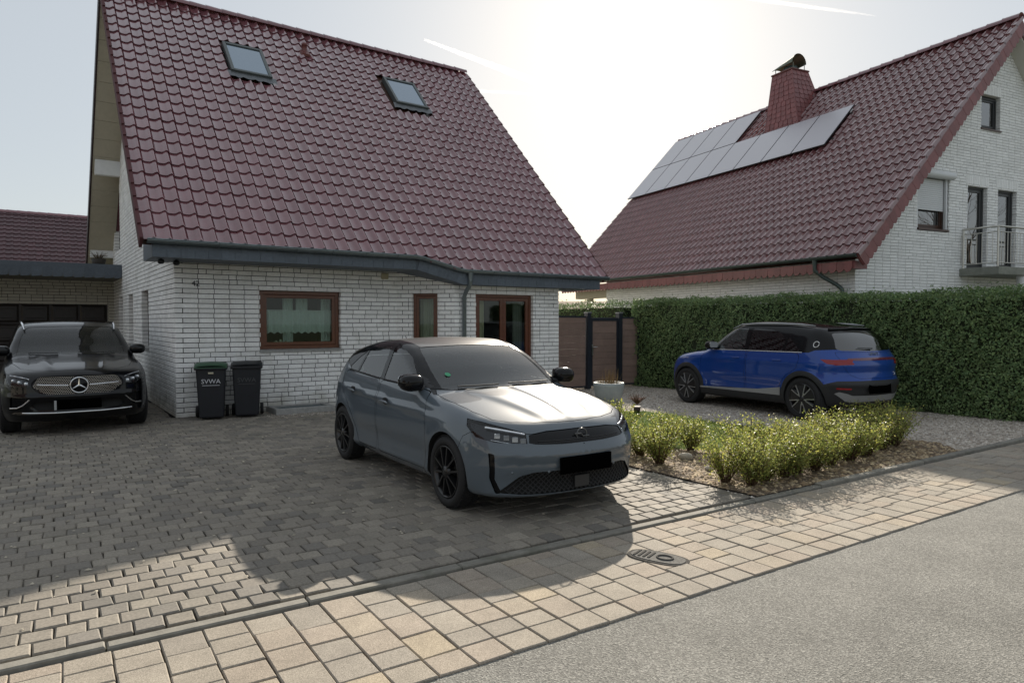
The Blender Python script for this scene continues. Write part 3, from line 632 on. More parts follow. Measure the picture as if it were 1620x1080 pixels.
# ------------------------------------------------------------------ garage
GY = 22.2; gar = thing('garage', 'white brick garage with dark panelled door under a slate-edged flat canopy', 'garage', (HX, GY, 0)); INV[gar.name] = Matrix.Translation((-HX, -GY, 0)); recs = []
GD = [(2.2, 6.86, -.02, 2.10)]
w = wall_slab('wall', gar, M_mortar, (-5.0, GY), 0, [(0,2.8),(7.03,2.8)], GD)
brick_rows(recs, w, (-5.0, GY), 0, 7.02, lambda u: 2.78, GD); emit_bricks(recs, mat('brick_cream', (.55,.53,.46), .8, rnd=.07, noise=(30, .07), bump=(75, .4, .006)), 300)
d = MB(); d.box(-2.8, 1.86, GY+.10, GY+.14, 0, 2.1); door = d.build('garage_door', mat('door_dark', (.028,.022,.020), .45, noise=(8, .2)), gar)
for r in range(4):
    for c in range(7):
        u0 = -2.76+c*.662; z0 = .04+r*.515; p = MB()
        p.hexa([(u0,GY+.095,z0),(u0+.62,GY+.095,z0),(u0+.62,GY+.095,z0+.48),(u0,GY+.095,z0+.48)], [(u0+.05,GY+.06,z0+.06),(u0+.57,GY+.06,z0+.06),(u0+.57,GY+.06,z0+.42),(u0+.05,GY+.06,z0+.42)]); 
        p.bbox(u0+.10, u0+.52, GY+.045, GY+.07, z0+.11, z0+.37, .012); p.build('panel', door.data.materials[0], door)
cn = MB(); cn.box(-7, HX, 20.1, 27, 2.72, 3.0); can = cn.build('canopy', mat('canopy_soffit', (.20,.19,.16), .8), gar)
t = MB(); t.box(-7, HX, 20.06, 20.10, 2.94, 3.05); t.build('canopy_edge', M_slate, can)
slates(can, Matrix.Translation((-1.6, 20.07, 0)), 0, 3.62, 2.70, 2.95, 0, 1, .215, M_slate, curved=True)
rw_ = MB(); rw_.box(-7, HX, GY+.3, 27, 0, 2.7); rw_.build('garage_shell', M_white, gar)
hp = thing('potted_plant', 'dried straggly plant in a dark pot on the garage canopy by the gable', 'plant', (1.55, 20.6, 3.0))
q = MB(); q.lathe([(.001,0),(.12,0),(.17,.22),(.15,.22),(.14,.18),(.001,.17)], 16); q.build('pot', mat('pot_dark', (.03,.025,.02), .7), hp)
q = MB()
for k in range(60):
    a = random.uniform(0, 6.28); r_ = random.uniform(.05, .26); q.tube([(0,0,.15),(r_*.5*math.cos(a), r_*.5*math.sin(a), .3),(r_*math.cos(a), r_*math.sin(a), random.uniform(.2,.42))], [.006,.004,.002], 4, False)
q.build('twigs', mat('dry_twig', (.10,.07,.035), .9), hp, 'stuff')

# ------------------------------------------------------------------ house behind the garage on the left
bh = thing('tiled_roof_house', 'dark purple-brown tiled roof of the house behind the garage', 'house', (-2, 32, 0))
m = MB(); m.hexa([(-9,0,0),(8,0,0),(8,8,0),(-9,8,0)], [(-9,0,3.4),(8,0,3.4),(8,8,3.4),(-9,8,3.4)]); m.build('wall', M_white, bh)
p2_ = math.atan2(2.9, 3.9); m = MB(); m.add([(-9.4,-.4,3.25),(8.4,-.4,3.25),(8.4,4,6.2),(-9.4,4,6.2),(8.4,8.4,3.25),(-9.4,8.4,3.25)], [(0,1,2,3),(3,2,4,5)]); m.add([(-9.4,-.4,3.25),(-9.4,4,6.2),(-9.4,8.4,3.25)],[(0,1,2)]); m.build('roof', M_dbrown, bh)
rc = []; M_tile2 = mat('roof_tile_dull', (.070,.028,.034), .5, rnd=.15, noise=(5, .15)); p2_ = math.atan2(6.2-3.25, 4.4); TV2 = {0: tile_mb(.24, .335, .03, .03)}
for r in range(16):
    for c in range(74):
        v = r*.335; p = Vector((-9.4+c*.24, -.4+v*math.cos(p2_), 3.29+v*math.sin(p2_))); wp_ = p+Vector((-2, 32, 0))
        if -4.0 < wp_.x < 3.2: rc.append((dist(wp_), p, (p2_, 0, 0), 0))
scatter_pieces(bh, rc, 'roof_tile', M_tile2, TV2, 0, 'roof_tiling')
for c in range(44): link('ridge_tile', bpy.data.meshes['ridge_tile'] if 0 else cap_me, bh, loc=(-9.4+c*.36, 4, 6.22)) if -3.5 < -9.4+c*.36-2 < 3 else None

# ------------------------------------------------------------------ neighbouring house on the right (own axes, turned 10 degrees)
EX, EY, NA = 13.89, 7.38, R(-10); nb = thing('neighbour_house', 'white brick house with solar panels and red shingled chimney behind the hedge', 'house', (EX, EY, 0), NA)
NW = Matrix.Translation((EX, EY, 0)) @ Matrix.Rotation(NA, 4, 'Z'); HW, NL, ZE, ZR = 5.44, 12.4, 2.98, 8.74; NP = math.atan2(ZR-ZE, HW); recs = []
M_brickn = mat('brick_white_pale', (.84,.85,.85), .85, rnd=.06, noise=(25, .08), bump=(60, .4, .006)); M_mortn = mat('mortar_grey', (.30,.30,.30), .95, noise=(30, .15))
nz = lambda u: ZE+min(u, 2*HW-u)*math.tan(NP)-.14
OPS = [(2.40,3.50,3.70,4.84),(4.66,5.40,6.20,6.98),(4.20,4.96,2.86,4.82),(5.38,6.14,2.86,4.82)]
off = .42
ops = [(a-off, b2-off, c, d) for a, b2, c, d in OPS]
wg = wall_slab('wall', nb, M_mortn, (off, .4), 0, [(0, nz(off)), (HW-off, nz(HW)), (2*HW-2*off, nz(off))], ops)
brick_rows(recs, wg, (off, .4), 0, 7.4, lambda u: nz(u+off), ops, H=.0667, Lb=.25, z0=0.2*0+1.334, j=.009, half=.05, start=lambda i: -.012 if i % 2 else .10, to_world=NW)
ws = wall_slab('wall', nb, M_mortn, (off, 9.95), R(-90), [(0, 3.1), (9.55, 3.1)], [])
brick_rows(recs, ws, (off, 9.95), R(-90), 9.55, lambda u: 3.05, [], H=.0667, Lb=.25, z0=1.334, j=.009, half=.05, end=lambda i: .10 if i % 2 else -.012, to_world=NW)
emit_bricks(recs, M_brickn)
# roof
snp, csp = math.sin(NP), math.cos(NP); NS = (ZR-ZE)/snp
def np_(v, y, n=0.): return (v*csp-n*snp, y, ZE+v*snp+n*csp)
d = MB(); d.hexa([np_(v, y, -.16) for v, y in ((.05,.02),(NS,.02),(NS,NL-.02),(.05,NL-.02))], [np_(v, y, -.03) for v, y in ((.05,.02),(NS,.02),(NS,NL-.02),(.05,NL-.02))])
nroof = d.build('roof', M_dbrown, nb); g2 = lambda v, y, n: (2*HW-np_(v, y, n)[0], y, np_(v, y, n)[2])
d = MB(); d.hexa([g2(v, y, -.16) for v, y in ((.05,0),(NS,0),(NS,NL),(.05,NL))], [g2(v, y, .0) for v, y in ((.05,0),(NS,0),(NS,NL),(.05,NL))]); d.build('far_slope', M_tile, nroof)
M_tilen = mat('roof_tile_glossy', (.170,.070,.074), .14, coat=.9, coat_r=.04, rnd=.10, noise=(6, .10), spec=.6, rvar=.05)
TN = {0: tile_mb(.222, .334, .050, .030)}; rc = []; CH = (4.28, 5.35, 5.5, 7.0)
for r in range(24):
    for c in range(56):
        v = r*.3305; y = NL-.0+.0-c*.2214
        if y-.22 < -.05: continue
        p = Vector(np_(v, y)); rc.append((dist(NW @ p), p, (NP+random.uniform(-.006,.006), random.uniform(-.006,.006), R(-90)), 0))
scatter_pieces(nroof, rc, 'roof_tile', M_tilen, TN, 300, 'roof_tiling')
y = 0
while y < NL-.1: link('ridge_tile', cap_me, nroof, loc=(HW, y+.36, ZR+.03), rot=(0, 0, R(-90))); y += .353
# verge: red shingles hung along the front rake; scalloped strip under the gutter
M_shing = mat('shingle_red', (.20,.068,.068), .45, rnd=.14, noise=(10, .12))
vb = MB(); vb.hexa([np_(v, y, n) for v, y, n in ((-.05,-.02,-.26),(NS,-.02,-.26),(NS,.03,-.26),(-.05,.03,-.26))], [np_(v, y, n) for v, y, n in ((-.05,-.02,.03),(NS,-.02,.03),(NS,.03,.03),(-.05,.03,.03))]); vg = vb.build('verge_board', M_shing, nroof)
sh = MB(); sh.prism([(0,.0),(.06,-.05),(.16,-.02),(.20,.06),(.21,.30),(.0,.30)], -.012, 0, 'y'); she = sh.mesh('shingle', M_shing, True)
for k in range(int(NS/.175)):
    v = k*.175-.03; p = np_(v, -.024-.003*(k % 2), -.27); link('shingle', she, vg, loc=p, rot=(0, -NP, 0))
vc = MB()
for k in range(24):
    v = k*.3305; vc.hexa([np_(v-.03, y, n) for y, n in ((-.05,-.02),(.05,-.02),(.05,.068),(-.05,.068))][::-1], [np_(v+.345, y, n) for y, n in ((-.05,-.04),(.05,-.04),(.05,.036),(-.05,.036))][::-1])
vc.build('verge_tiles', M_tilen, nroof, 'stuff')
us = MB(); us.hexa([np_(v, y, -.20) for v, y in ((.3,.04),(NS,.04),(NS,.45),(.3,.45))], [np_(v, y, -.17) for v, y in ((.3,.04),(NS,.04),(NS,.45),(.3,.45))]); us.hexa([g2(v, y, -.20) for v, y in ((.3,.04),(NS,.04),(NS,.45),(.3,.45))], [g2(v, y, -.17) for v, y in ((.3,.04),(NS,.04),(NS,.45),(.3,.45))]); us.build('soffit', mat('soffit_white', (.62,.61,.56), .7), nb)
fb = MB(); fb.box(.02, .40, .1, NL-.1, 2.70, 2.86); fb_ = fb.build('eaves_board', M_shing, nb)
sh2 = MB(); sh2.prism([(0,.03),(.05,-.03),(.14,-.01),(.185,.05),(.19,.20),(0,.20)], -.012, 0, 'y'); she2 = sh2.mesh('eaves_shingle', M_shing, True)
for k in range(64): link('eaves_shingle', she2, fb_, loc=(.016-.004*(k % 2), NL-.1-k*.19, 2.66), rot=(0, 0, R(-90)))
M_gutn = mat('gutter_green_grey', (.075,.10,.095), .4, .4); gutter([(-.03, .0, 2.99), (-.03, NL+.02, 2.985)], .07, 'gutter', M_gutn, nb)
dp = MB(); dp.lathe([(.06,.0),(.05,-.06),(.044,-.12)], 12, M=Matrix.Translation((-.03,1.05,2.94))); dp.tube([(-.03,1.05,2.84),(-.03,1.05,2.72),(.10,.95,2.58),(.26,.72,2.40),(.33,.64,2.30),(.335,.63,2.2),(.335,.63,.1)], .044, 12); dp.build('downpipe', M_gutn, nb)
# solar panels: two rows
M_pv = mat('solar_glass', (.40,.385,.42), .42, .35, coat=1., coat_r=.25, spec=1.); M_pvf = mat('solar_frame', (.05,.05,.055), .4, .6)
def panel(v0, y0):
    m = MB(); Mx = Matrix.Translation(np_(v0, y0, .10)) @ Matrix.Rotation(R(-90), 4, 'Z') @ Matrix.Rotation(NP, 4, 'X')
    m.bbox(0, 1.115, 0, 1.665, 0, .035, .004, Mx); s = m.build('solar_panel', M_pvf, nb); g = MB(); g.box(.012, 1.103, .012, 1.653, .032, .0375, Mx); g.build('panel_glass', M_pv, s)
for k in range(8): panel(4.46, 12.42-k*1.13)
for k in range(4): panel(6.145, 12.42-k*1.13)
rl = MB()
for v in (4.75, 5.8): rl.tube([np_(v, 3.3, .075), np_(v, 12.4, .075)], .018, 5)
rl.build('mounting_rail', M_pvf, nb, 'stuff')
# shingled chimney with a curved cowl
cb = [(4.26,5.42),(5.70,5.42),(5.70,6.78),(4.26,6.78)]; ct = [(4.60,6.02),(5.28,6.02),(5.28,6.78),(4.60,6.78)]; zb_, zt_ = 7.35, 9.42
ch = MB(); ch.hexa([(x, y, zb_) for x, y in cb], [(x, y, zt_) for x, y in ct]); chim = ch.build('chimney', M_shing, nb)
def chim_shingles(a, b2, c, d, rows):     # quad a,b bottom -> d,c top
    for r in range(rows):
        t0, t1 = r/rows, min(1, (r+1.35)/rows); A0 = a.lerp(d, t0); B0 = b2.lerp(c, t0); A1 = a.lerp(d, t1); B1 = b2.lerp(c, t1); n = max(3, round((B0-A0).length/.19)); nn = (b2-a).cross(d-a).normalized()
        for k in range(n):
            s0, s1 = k/n+.01, (k+1)/n-.01; p = [A0.lerp(B0, s0), A0.lerp(B0, s0+(s1-s0)*.5)-(d-a).normalized()*.03, A0.lerp(B0, s1), A1.lerp(B1, s1), A1.lerp(B1, s0)]
            m = MB(); h = [q+nn*(.022 if i < 3 else .006) for i, q in enumerate(p)]; lo_ = [q+nn*.001 for q in p]
            m.add([tuple(q) for q in lo_+h], [(5,6,7,8,9),(0,1,6,5),(1,2,7,6),(2,3,8,7),(4,0,5,9)]); m.build('shingle', M_shing, chim, fix=False)
B_ = [Vector((x, y, zb_)) for x, y in cb]; T_ = [Vector((x, y, zt_)) for x, y in ct]
chim_shingles(B_[3], B_[0], T_[0], T_[3], 13); chim_shingles(B_[0], B_[1], T_[1], T_[0], 13)
ed = MB()
for k in range(4): ed.tube([tuple(B_[k]), tuple(T_[k])], .025, 6)
ed.build('corner_strip', M_shing, chim)
ct_ = MB(); ct_.bbox(4.56, 5.32, 5.98, 6.82, 9.41, 9.46, .01); ct_.build('chimney_slab', mat('slab_red', (.14,.05,.045), .6), nb)
pot = MB(); pot.lathe([(.30,0),(.30,.10),(.26,.22),(.22,.24)], 20, M=Matrix.Translation((4.94,6.38,9.46)) @ Matrix.Scale(.78, 4)); pot.build('chimney_pot', M_gutn, nb)
cw = MB(); vs = []; nq = 12
M_cowl = mat('cowl_metal', (.16,.17,.13), .45, .7, noise=(8, .2)); tilt = R(20)
for s in (-.50, .36):
    for rr in (.30, .287):
        for j in range(nq+1):
            q = math.pi*j/nq; y = s; z = math.sin(q)*rr*(.25 if s < 0 else 1.)+(0 if s < 0 else .0); x = math.cos(q)*rr; vs.append((4.94+x, 6.38-y*.95, 9.60+z*1.0+(s+.50)*.06))
k2 = nq+1; cw.add(vs, [(j, j+1, 2*k2+j+1, 2*k2+j) for j in range(nq)]+[(k2+j, k2+j+1, 3*k2+j+1, 3*k2+j) for j in range(nq)], True)
for (x, y) in ((4.70,6.76),(5.18,6.76),(4.70,6.06),(5.18,6.06)): cw.tube([(x, y, 9.44), (x, y, 9.66)], .012, 5)
cw.build('chimney_cowl', M_cowl, nb)
# gable windows: roller shutter, attic window, balcony doors
M_darkfr = mat('frame_dark_grey', (.03,.032,.034), .4); Mn = Matrix.Translation((0, .4, 0)); M_gl2 = glass('window_glass_clear', (.35,.4,.38), 3.2)
w1 = window(nb, Mn, 2.44, 3.46, 3.72, 4.82, M_dbrown, M_gl2, .10, .05, 1, .05, M_dbrown); room(nb, Mn, 2.3, 3.6, 3.5, 4.9, 1.2, M_room, .23)
M_shut = mat('shutter_white', (.66,.68,.70), .45); slat = MB(); slat.bbox(2.42, 3.38, .045, .058, 0, .043, .006, Mn); sle = slat.mesh('shutter_slat', M_shut, True)
for k in range(16): link('shutter_slat', sle, w1, loc=(0, 0, 4.135+.0445*k))
q = MB(); q.tube([(2.36,.33,4.93),(3.56,.33,4.93)], .085, 16); q.build('shutter_box', M_shut, w1)
for x in (2.40, 3.42): q = MB(); q.box(x-.02, x+.02, .39, .45, 3.72, 4.88); q.build('shutter_rail', M_shut, w1)
window(nb, Mn, 4.67, 5.39, 6.21, 6.97, M_darkfr, M_gl2, .08, .05, 1, .05, M_dbrown); room(nb, Mn, 4.4, 5.6, 6.0, 7.1, 1.0, M_room, .23)
for a, b2 in ((4.21,4.95),(5.39,6.13)): window(nb, Mn, a, b2, 2.87, 4.81, M_darkfr, M_gl2, .08, .06, 1, .07, None, 'balcony_door')
room(nb, Mn, 4.0, 6.4, 2.8, 5.0, 2.5, M_room, .23)
ban = MB()                 # soldier course lintels
for u0, u1, z in ((4.12,5.04,4.84),(5.30,6.22,4.84),(4.6,5.46,7.0)):
    n = int((u1-u0)/.068)
    for k in range(n): s = MB(); s.bbox(u0+k*.068, u0+k*.068+.058, .381, .40, z, z+.21, .004); s.build('lintel_brick', M_brickn, wg)
# balcony
M_balc = mat('balcony_concrete', (.22,.23,.20), .8, noise=(6, .2)); M_inox = mat('stainless', (.55,.54,.50), .3, .9)
BX0, BX1, BY = 3.93, 8.6, -.48
s = MB(); s.bbox(BX0, BX1, BY, .39, 2.66, 2.84, .01); balc = s.build('balcony', M_balc, nb)
posts = [(BX0+.06, .34), (BX0+.06, BY+.06), (5.4, BY+.06), (6.9, BY+.06), (8.4, BY+.06)]
for x, y in posts: q = MB(); q.tube([(x, y, 2.84), (x, y, 3.72)], .021, 8); q.build('railing_post', M_inox, balc)
for z, r_ in ((3.74, .024), (3.62, .012), (2.93, .012)): q = MB(); q.tube([(BX0+.06,.36,z),(BX0+.06,BY+.06,z),(8.5,BY+.06,z)], r_, 8); q.build('handrail' if r_ > .02 else 'rail', M_inox, balc)
bl = [(BX0+.06, BY+.06+.115*k) for k in range(1, 8)]+[(BX0+.06+.12*k, BY+.06) for k in range(1, 37)]
q = MB(); q.tube([(0,0,2.93),(0,0,3.62)], .0075, 6, False); qe = q.mesh('baluster', M_inox, True)
for x, y in bl: link('baluster', qe, balc, loc=(x, y, 0))
q = MB(); q.tube([(5.02,-.36,0),(5.02,-.36,2.66)], .10, 16); q.build('column', M_white, nb)

q = MB(); q.tube([(.55,11.2,0),(.55,11.2,2.5)], .12, 16); q.build('porch_post', M_soffit, nb); q = MB(); q.bbox(.42, .70, 9.96, 12.0, 2.42, 2.70, .02); q.build('porch_beam', M_soffit, nb)
# ------------------------------------------------------------------ cars
def pchip(pts):
    x = np.array([p[0] for p in pts], float); y = np.array([p[1] for p in pts], float)
    h = np.diff(x); d = np.diff(y)/h; m = np.zeros(len(x)); m[0] = d[0]; m[-1] = d[-1]
    for i in range(1, len(x)-1):
        if d[i-1]*d[i] > 0:
            w1 = 2*h[i]+h[i-1]; w2 = h[i]+2*h[i-1]; m[i] = (w1+w2)/(w1/d[i-1]+w2/d[i])
    def f(q):
        q = np.clip(np.asarray(q, float), x[0], x[-1]); i = np.clip(np.searchsorted(x, q)-1, 0, len(h)-1)
        t = (q-x[i])/h[i]
        return (y[i]*(1+2*t)*(1-t)**2 + m[i]*h[i]*t*(1-t)**2 + y[i+1]*t*t*(3-2*t) + m[i+1]*h[i]*t*t*(t-1))
    return f
def smax(a, b, k):
    h = np.maximum(k-np.abs(a-b), 0)/k
    return np.maximum(a, b)+h*h*k/4
class Body:
    """car skin: intersection of side, top, nose and tail surfaces with rounded edges, sampled on one half"""
    def __init__(s, c):
        s.c = c; g = lambda k: pchip(c[k])
        s.Wp, s.sec, s.belt, s.H, s.cr, s.kw, s.Sf, s.Sr, s.zb = (g(k) for k in ('Wp','sec','belt','H','crown','kw','Sf','Sr','zb'))
        s.mesh()
    def side_w(s, S, Z):
        c = s.c; b = s.belt(S); w = s.Wp(S)
        lo = w - s.sec(np.minimum(Z, b)*1./b) - np.maximum(Z-b, 0)*c['tumble'] - np.maximum(Z-b-.25, 0)**2*c.get('tumble2', .3)
        for (s0, z0, r, a) in c['flare']:
            d = np.hypot(S-s0, Z-z0); lo = lo + a*np.exp(-((d-r)/.07)**2)
        if 'wx' in c: lo = lo + c['wx'](S, Z)
        return lo
    def F(s, P):
        c = s.c; S, Y, Z = P[...,0], np.abs(P[...,1]), P[...,2]
        fs = Y - s.side_w(S, Z)
        k = s.kw(S); Se = S - k*Y*Y
        h = s.H(Se); dh = (s.H(Se+.02)-s.H(Se-.02))/.04
        top = h - s.cr(S)*(Y/.8)**2
        if 'hx' in c: top = top + c['hx'](S, Y)
        ft = (Z-top)/np.sqrt(1+dh*dh)
        v = smax(fs, ft, c.get('k1', .10))
        W = c['W']
        ff = s.Sf(Z) + c['fp'][0]*(Y/W)**c['fp'][1] - S
        if 'fx' in c: ff = ff + c['fx'](Y, Z)
        v = smax(v, ff*.92, c.get('k2', .10))
        fr = S - (s.Sr(Z) - c['rp'][0]*(Y/W)**c['rp'][1])
        if 'rx' in c: fr = fr + c['rx'](Y, Z)
        v = smax(v, fr*.92, c.get('k3', .10))
        return smax(v, s.zb(S)-Z, .05)
    def solve(s, O, D, t1=3.2):
        lo = np.zeros(O.shape[:-1]); hi = np.full(O.shape[:-1], t1)
        for _ in range(26):
            m = (lo+hi)/2; v = s.F(O+D*m[...,None]) < 0
            lo = np.where(v, m, lo); hi = np.where(v, hi, m)
        return O+D*lo[...,None]
    def normal(s, P):
        e = .004; G = []
        for a in range(3):
            d = np.zeros(3); d[a] = e; G.append(s.F(P+d)-s.F(P-d))
        G = np.stack(G, -1); return G/np.maximum(np.linalg.norm(G, axis=-1, keepdims=True), 1e-9)
    def mesh(s):
        c = s.c; Lc = c['L']; nf, nm, nt = 48, int((Lc-2.0)/.034), 84
        rows = [(1.0, R(90)*(1-i/nf)) for i in range(nf)] + [(1.0+(Lc-2.0)*i/nm, 0) for i in range(nm+1)] + [(Lc-1.0, -R(90)*(i+1)/nf) for i in range(nf)]
        rows[0] = (1.0, R(89.7)); rows[-1] = (Lc-1.0, -R(89.7))
        th = np.radians(np.linspace(-90, 90, nt+1)); O = np.zeros((len(rows), nt+1, 3)); D = np.zeros_like(O)
        for i, (s0, ph) in enumerate(rows):
            O[i,:,0] = s0; O[i,:,2] = c.get('z0', .62)
            D[i,:,0] = -math.sin(ph); D[i,:,1] = np.cos(th)*math.cos(ph); D[i,:,2] = np.sin(th)*math.cos(ph)
        P = s.solve(O, D); Nn = s.normal(P); P[:,0,1] = 0; P[:,-1,1] = 0
        w = nt+1; s.P = [tuple(map(float, p)) for p in P.reshape(-1, 3)]; s.N = [tuple(map(float, p)) for p in Nn.reshape(-1, 3)]
        s.Fc = [['body', (i*w+j, i*w+j+1, (i+1)*w+j+1, (i+1)*w+j)] for i in range(len(rows)-1) for j in range(nt)]
    def at_side(s, S, Z):
        O = np.array([[S, 0, Z]], float); return s.solve(O, np.array([[0, 1., 0]]))[0]
    def at_top(s, S, Y):
        O = np.array([[S, Y, .6]], float); return s.solve(O, np.array([[0, 0, 1.]]))[0]
    def at_front(s, Y, Z):
        O = np.array([[1.2, Y, Z]], float); return s.solve(O, np.array([[-1., 0, 0]]))[0]
    def at_rear(s, Y, Z):
        O = np.array([[s.c['L']-1.2, Y, Z]], float); return s.solve(O, np.array([[1., 0, 0]]))[0]
    def cut(s, poly, view, label, allow=('body',), cond=None):
        ax = {'side': (0, 2), 'front': (1, 2), 'top': (0, 1)}.get(view)
        pj = (lambda p: (p[ax[0]], p[ax[1]])) if ax else view
        A = [pj(p) for p in s.P]; xs = [p[0] for p in poly]; ys = [p[1] for p in poly]
        X0, X1, Y0, Y1 = min(xs), max(xs), min(ys), max(ys); n = len(poly)
        E = [(poly[i], poly[(i+1) % n]) for i in range(n)]; cache = {}; out = []; e = 1e-3
        for lab, f in s.Fc:
            if lab not in allow: out.append([lab, f]); continue
            q = [A[i] for i in f]
            if max(p[0] for p in q) < X0 or min(p[0] for p in q) > X1 or max(p[1] for p in q) < Y0 or min(p[1] for p in q) > Y1: out.append([lab, f]); continue
            if cond:
                ctr = [sum(s.P[i][k] for i in f)/len(f) for k in range(3)]; nn = s.N[f[0]]
                if not cond(ctr, nn): out.append([lab, f]); continue
            pieces = [f]
            for ei, (a, b) in enumerate(E):
                dx, dy = b[0]-a[0], b[1]-a[1]; l = math.hypot(dx, dy)
                if l < 1e-6: continue
                dx /= l; dy /= l; nw = []
                for g in pieces:
                    q = [A[i] for i in g]
                    if max(p[0] for p in q) < min(a[0], b[0])-e or min(p[0] for p in q) > max(a[0], b[0])+e or max(p[1] for p in q) < min(a[1], b[1])-e or min(p[1] for p in q) > max(a[1], b[1])+e: nw.append(g); continue
                    d = [(p[0]-a[0])*dy-(p[1]-a[1])*dx for p in q]
                    if max(d) < e or min(d) > -e: nw.append(g); continue
                    L1, L2 = [], []
                    for i in range(len(g)):
                        j = (i+1) % len(g)
                        if d[i] >= -e: L1.append(g[i])
                        if d[i] <= e: L2.append(g[i])
                        if (d[i] > e and d[j] < -e) or (d[i] < -e and d[j] > e):
                            u, v, du, dv = g[i], g[j], d[i], d[j]
                            if u > v: u, v, du, dv = v, u, dv, du
                            key = (u, v, ei)
                            if key not in cache:
                                t = du/(du-dv); cache[key] = len(s.P)
                                s.P.append(tuple(s.P[u][k]+(s.P[v][k]-s.P[u][k])*t for k in range(3)))
                                s.N.append(tuple(s.N[u][k]+(s.N[v][k]-s.N[u][k])*t for k in range(3)))
                                A.append((A[u][0]+(A[v][0]-A[u][0])*t, A[u][1]+(A[v][1]-A[u][1])*t))
                            L1.append(cache[key]); L2.append(cache[key])
                    for g2 in (L1, L2):
                        if len(g2) >= 3: nw.append(tuple(g2))
                pieces = nw
            for g in pieces:
                cx = sum(A[i][0] for i in g)/len(g); cy = sum(A[i][1] for i in g)/len(g); ins = False
                for (a, b) in E:
                    if (a[1] > cy) != (b[1] > cy) and cx < (b[0]-a[0])*(cy-a[1])/(b[1]-a[1])+a[0]: ins = not ins
                out.append([label if ins else lab, g])
        s.Fc = out
    def panel(s, poly, view, label, allow=('body',), cond=None, gap=.0065):
        s.cut(poly, view, 'gap', allow, cond); s.cut(inset(poly, gap), view, label, ('gap',), cond)
    def part(s, name, labels, mat, parent, side=0, off=0., kind=None):
        """side 0 both halves as one mesh, +1 the car's left (+X), -1 its right"""
        if isinstance(labels, str): labels = (labels,)
        fs = [f for l, f in s.Fc if l in labels]
        if not fs: return None
        V, N, Fs = [], [], []
        for sg in ((1, -1) if side == 0 else (side,)):
            mp = {}
            for f in fs:
                g = []
                for i in f:
                    if i not in mp:
                        mp[i] = len(V); p, n = s.P[i], s.N[i]
                        V.append((sg*(p[1]+n[1]*off), p[0]+n[0]*off, p[2]+n[2]*off)); N.append((sg*n[1], n[0], n[2]))
                    g.append(mp[i])
                # outward winding
                a, b, c3 = (Vector(V[g[k]]) for k in (0, 1, 2)); 
                nn = (b-a).cross(Vector(V[g[-1]])-a)
                if nn.dot(Vector(N[g[0]])) < 0: g.reverse()
                Fs.append(g)
        me = bpy.data.meshes.new(name); me.from_pydata(V, [], Fs); me.materials.append(mat)
        me.polygons.foreach_set('use_smooth', [True]*len(Fs)); me.update()
        me.normals_split_custom_set_from_vertices(N)
        return link(name, me, parent, kind)
    def loc(s, p, side=1, off=0.):
        """surface point -> local car coordinates"""
        n = s.normal(np.array([p]))[0] if off else np.zeros(3); p = np.asarray(p)+n*off
        return Vector((side*p[1], p[0], p[2]))
def inset(poly, d):
    n = len(poly); A = sum(poly[i][0]*poly[(i+1)%n][1]-poly[(i+1)%n][0]*poly[i][1] for i in range(n)); sg = 1 if A > 0 else -1; out = []
    for i in range(n):
        a, b, c = Vector(poly[i-1]), Vector(poly[i]), Vector(poly[(i+1)%n])
        t1 = (b-a).normalized(); t2 = (c-b).normalized(); n1 = Vector((-t1.y, t1.x))*sg; n2 = Vector((-t2.y, t2.x))*sg
        m = n1+n2; m = m/max(m.length_squared, .4)*2
        out.append(tuple(b+m*d))
    return out
def rnd_poly(pts, r=.02, n=3):
    """round the corners of a polygon"""
    out = []; k = len(pts)
    for i in range(k):
        a, b, c = Vector(pts[i-1]), Vector(pts[i]), Vector(pts[(i+1) % k])
        q = min(r, (a-b).length*.45, (c-b).length*.45); p0 = b+(a-b).normalized()*q; p2 = b+(c-b).normalized()*q
        for j in range(n+1):
            t = j/n; out.append(tuple(p0*(1-t)**2+b*2*t*(1-t)+p2*t*t))
    return out
def circle(cx, cz, r, n=40, a0=0, a1=360): return [(cx+r*math.cos(R(a0+(a1-a0)*i/n)), cz+r*math.sin(R(a0+(a1-a0)*i/n))) for i in range(n)]
_tyres = {}
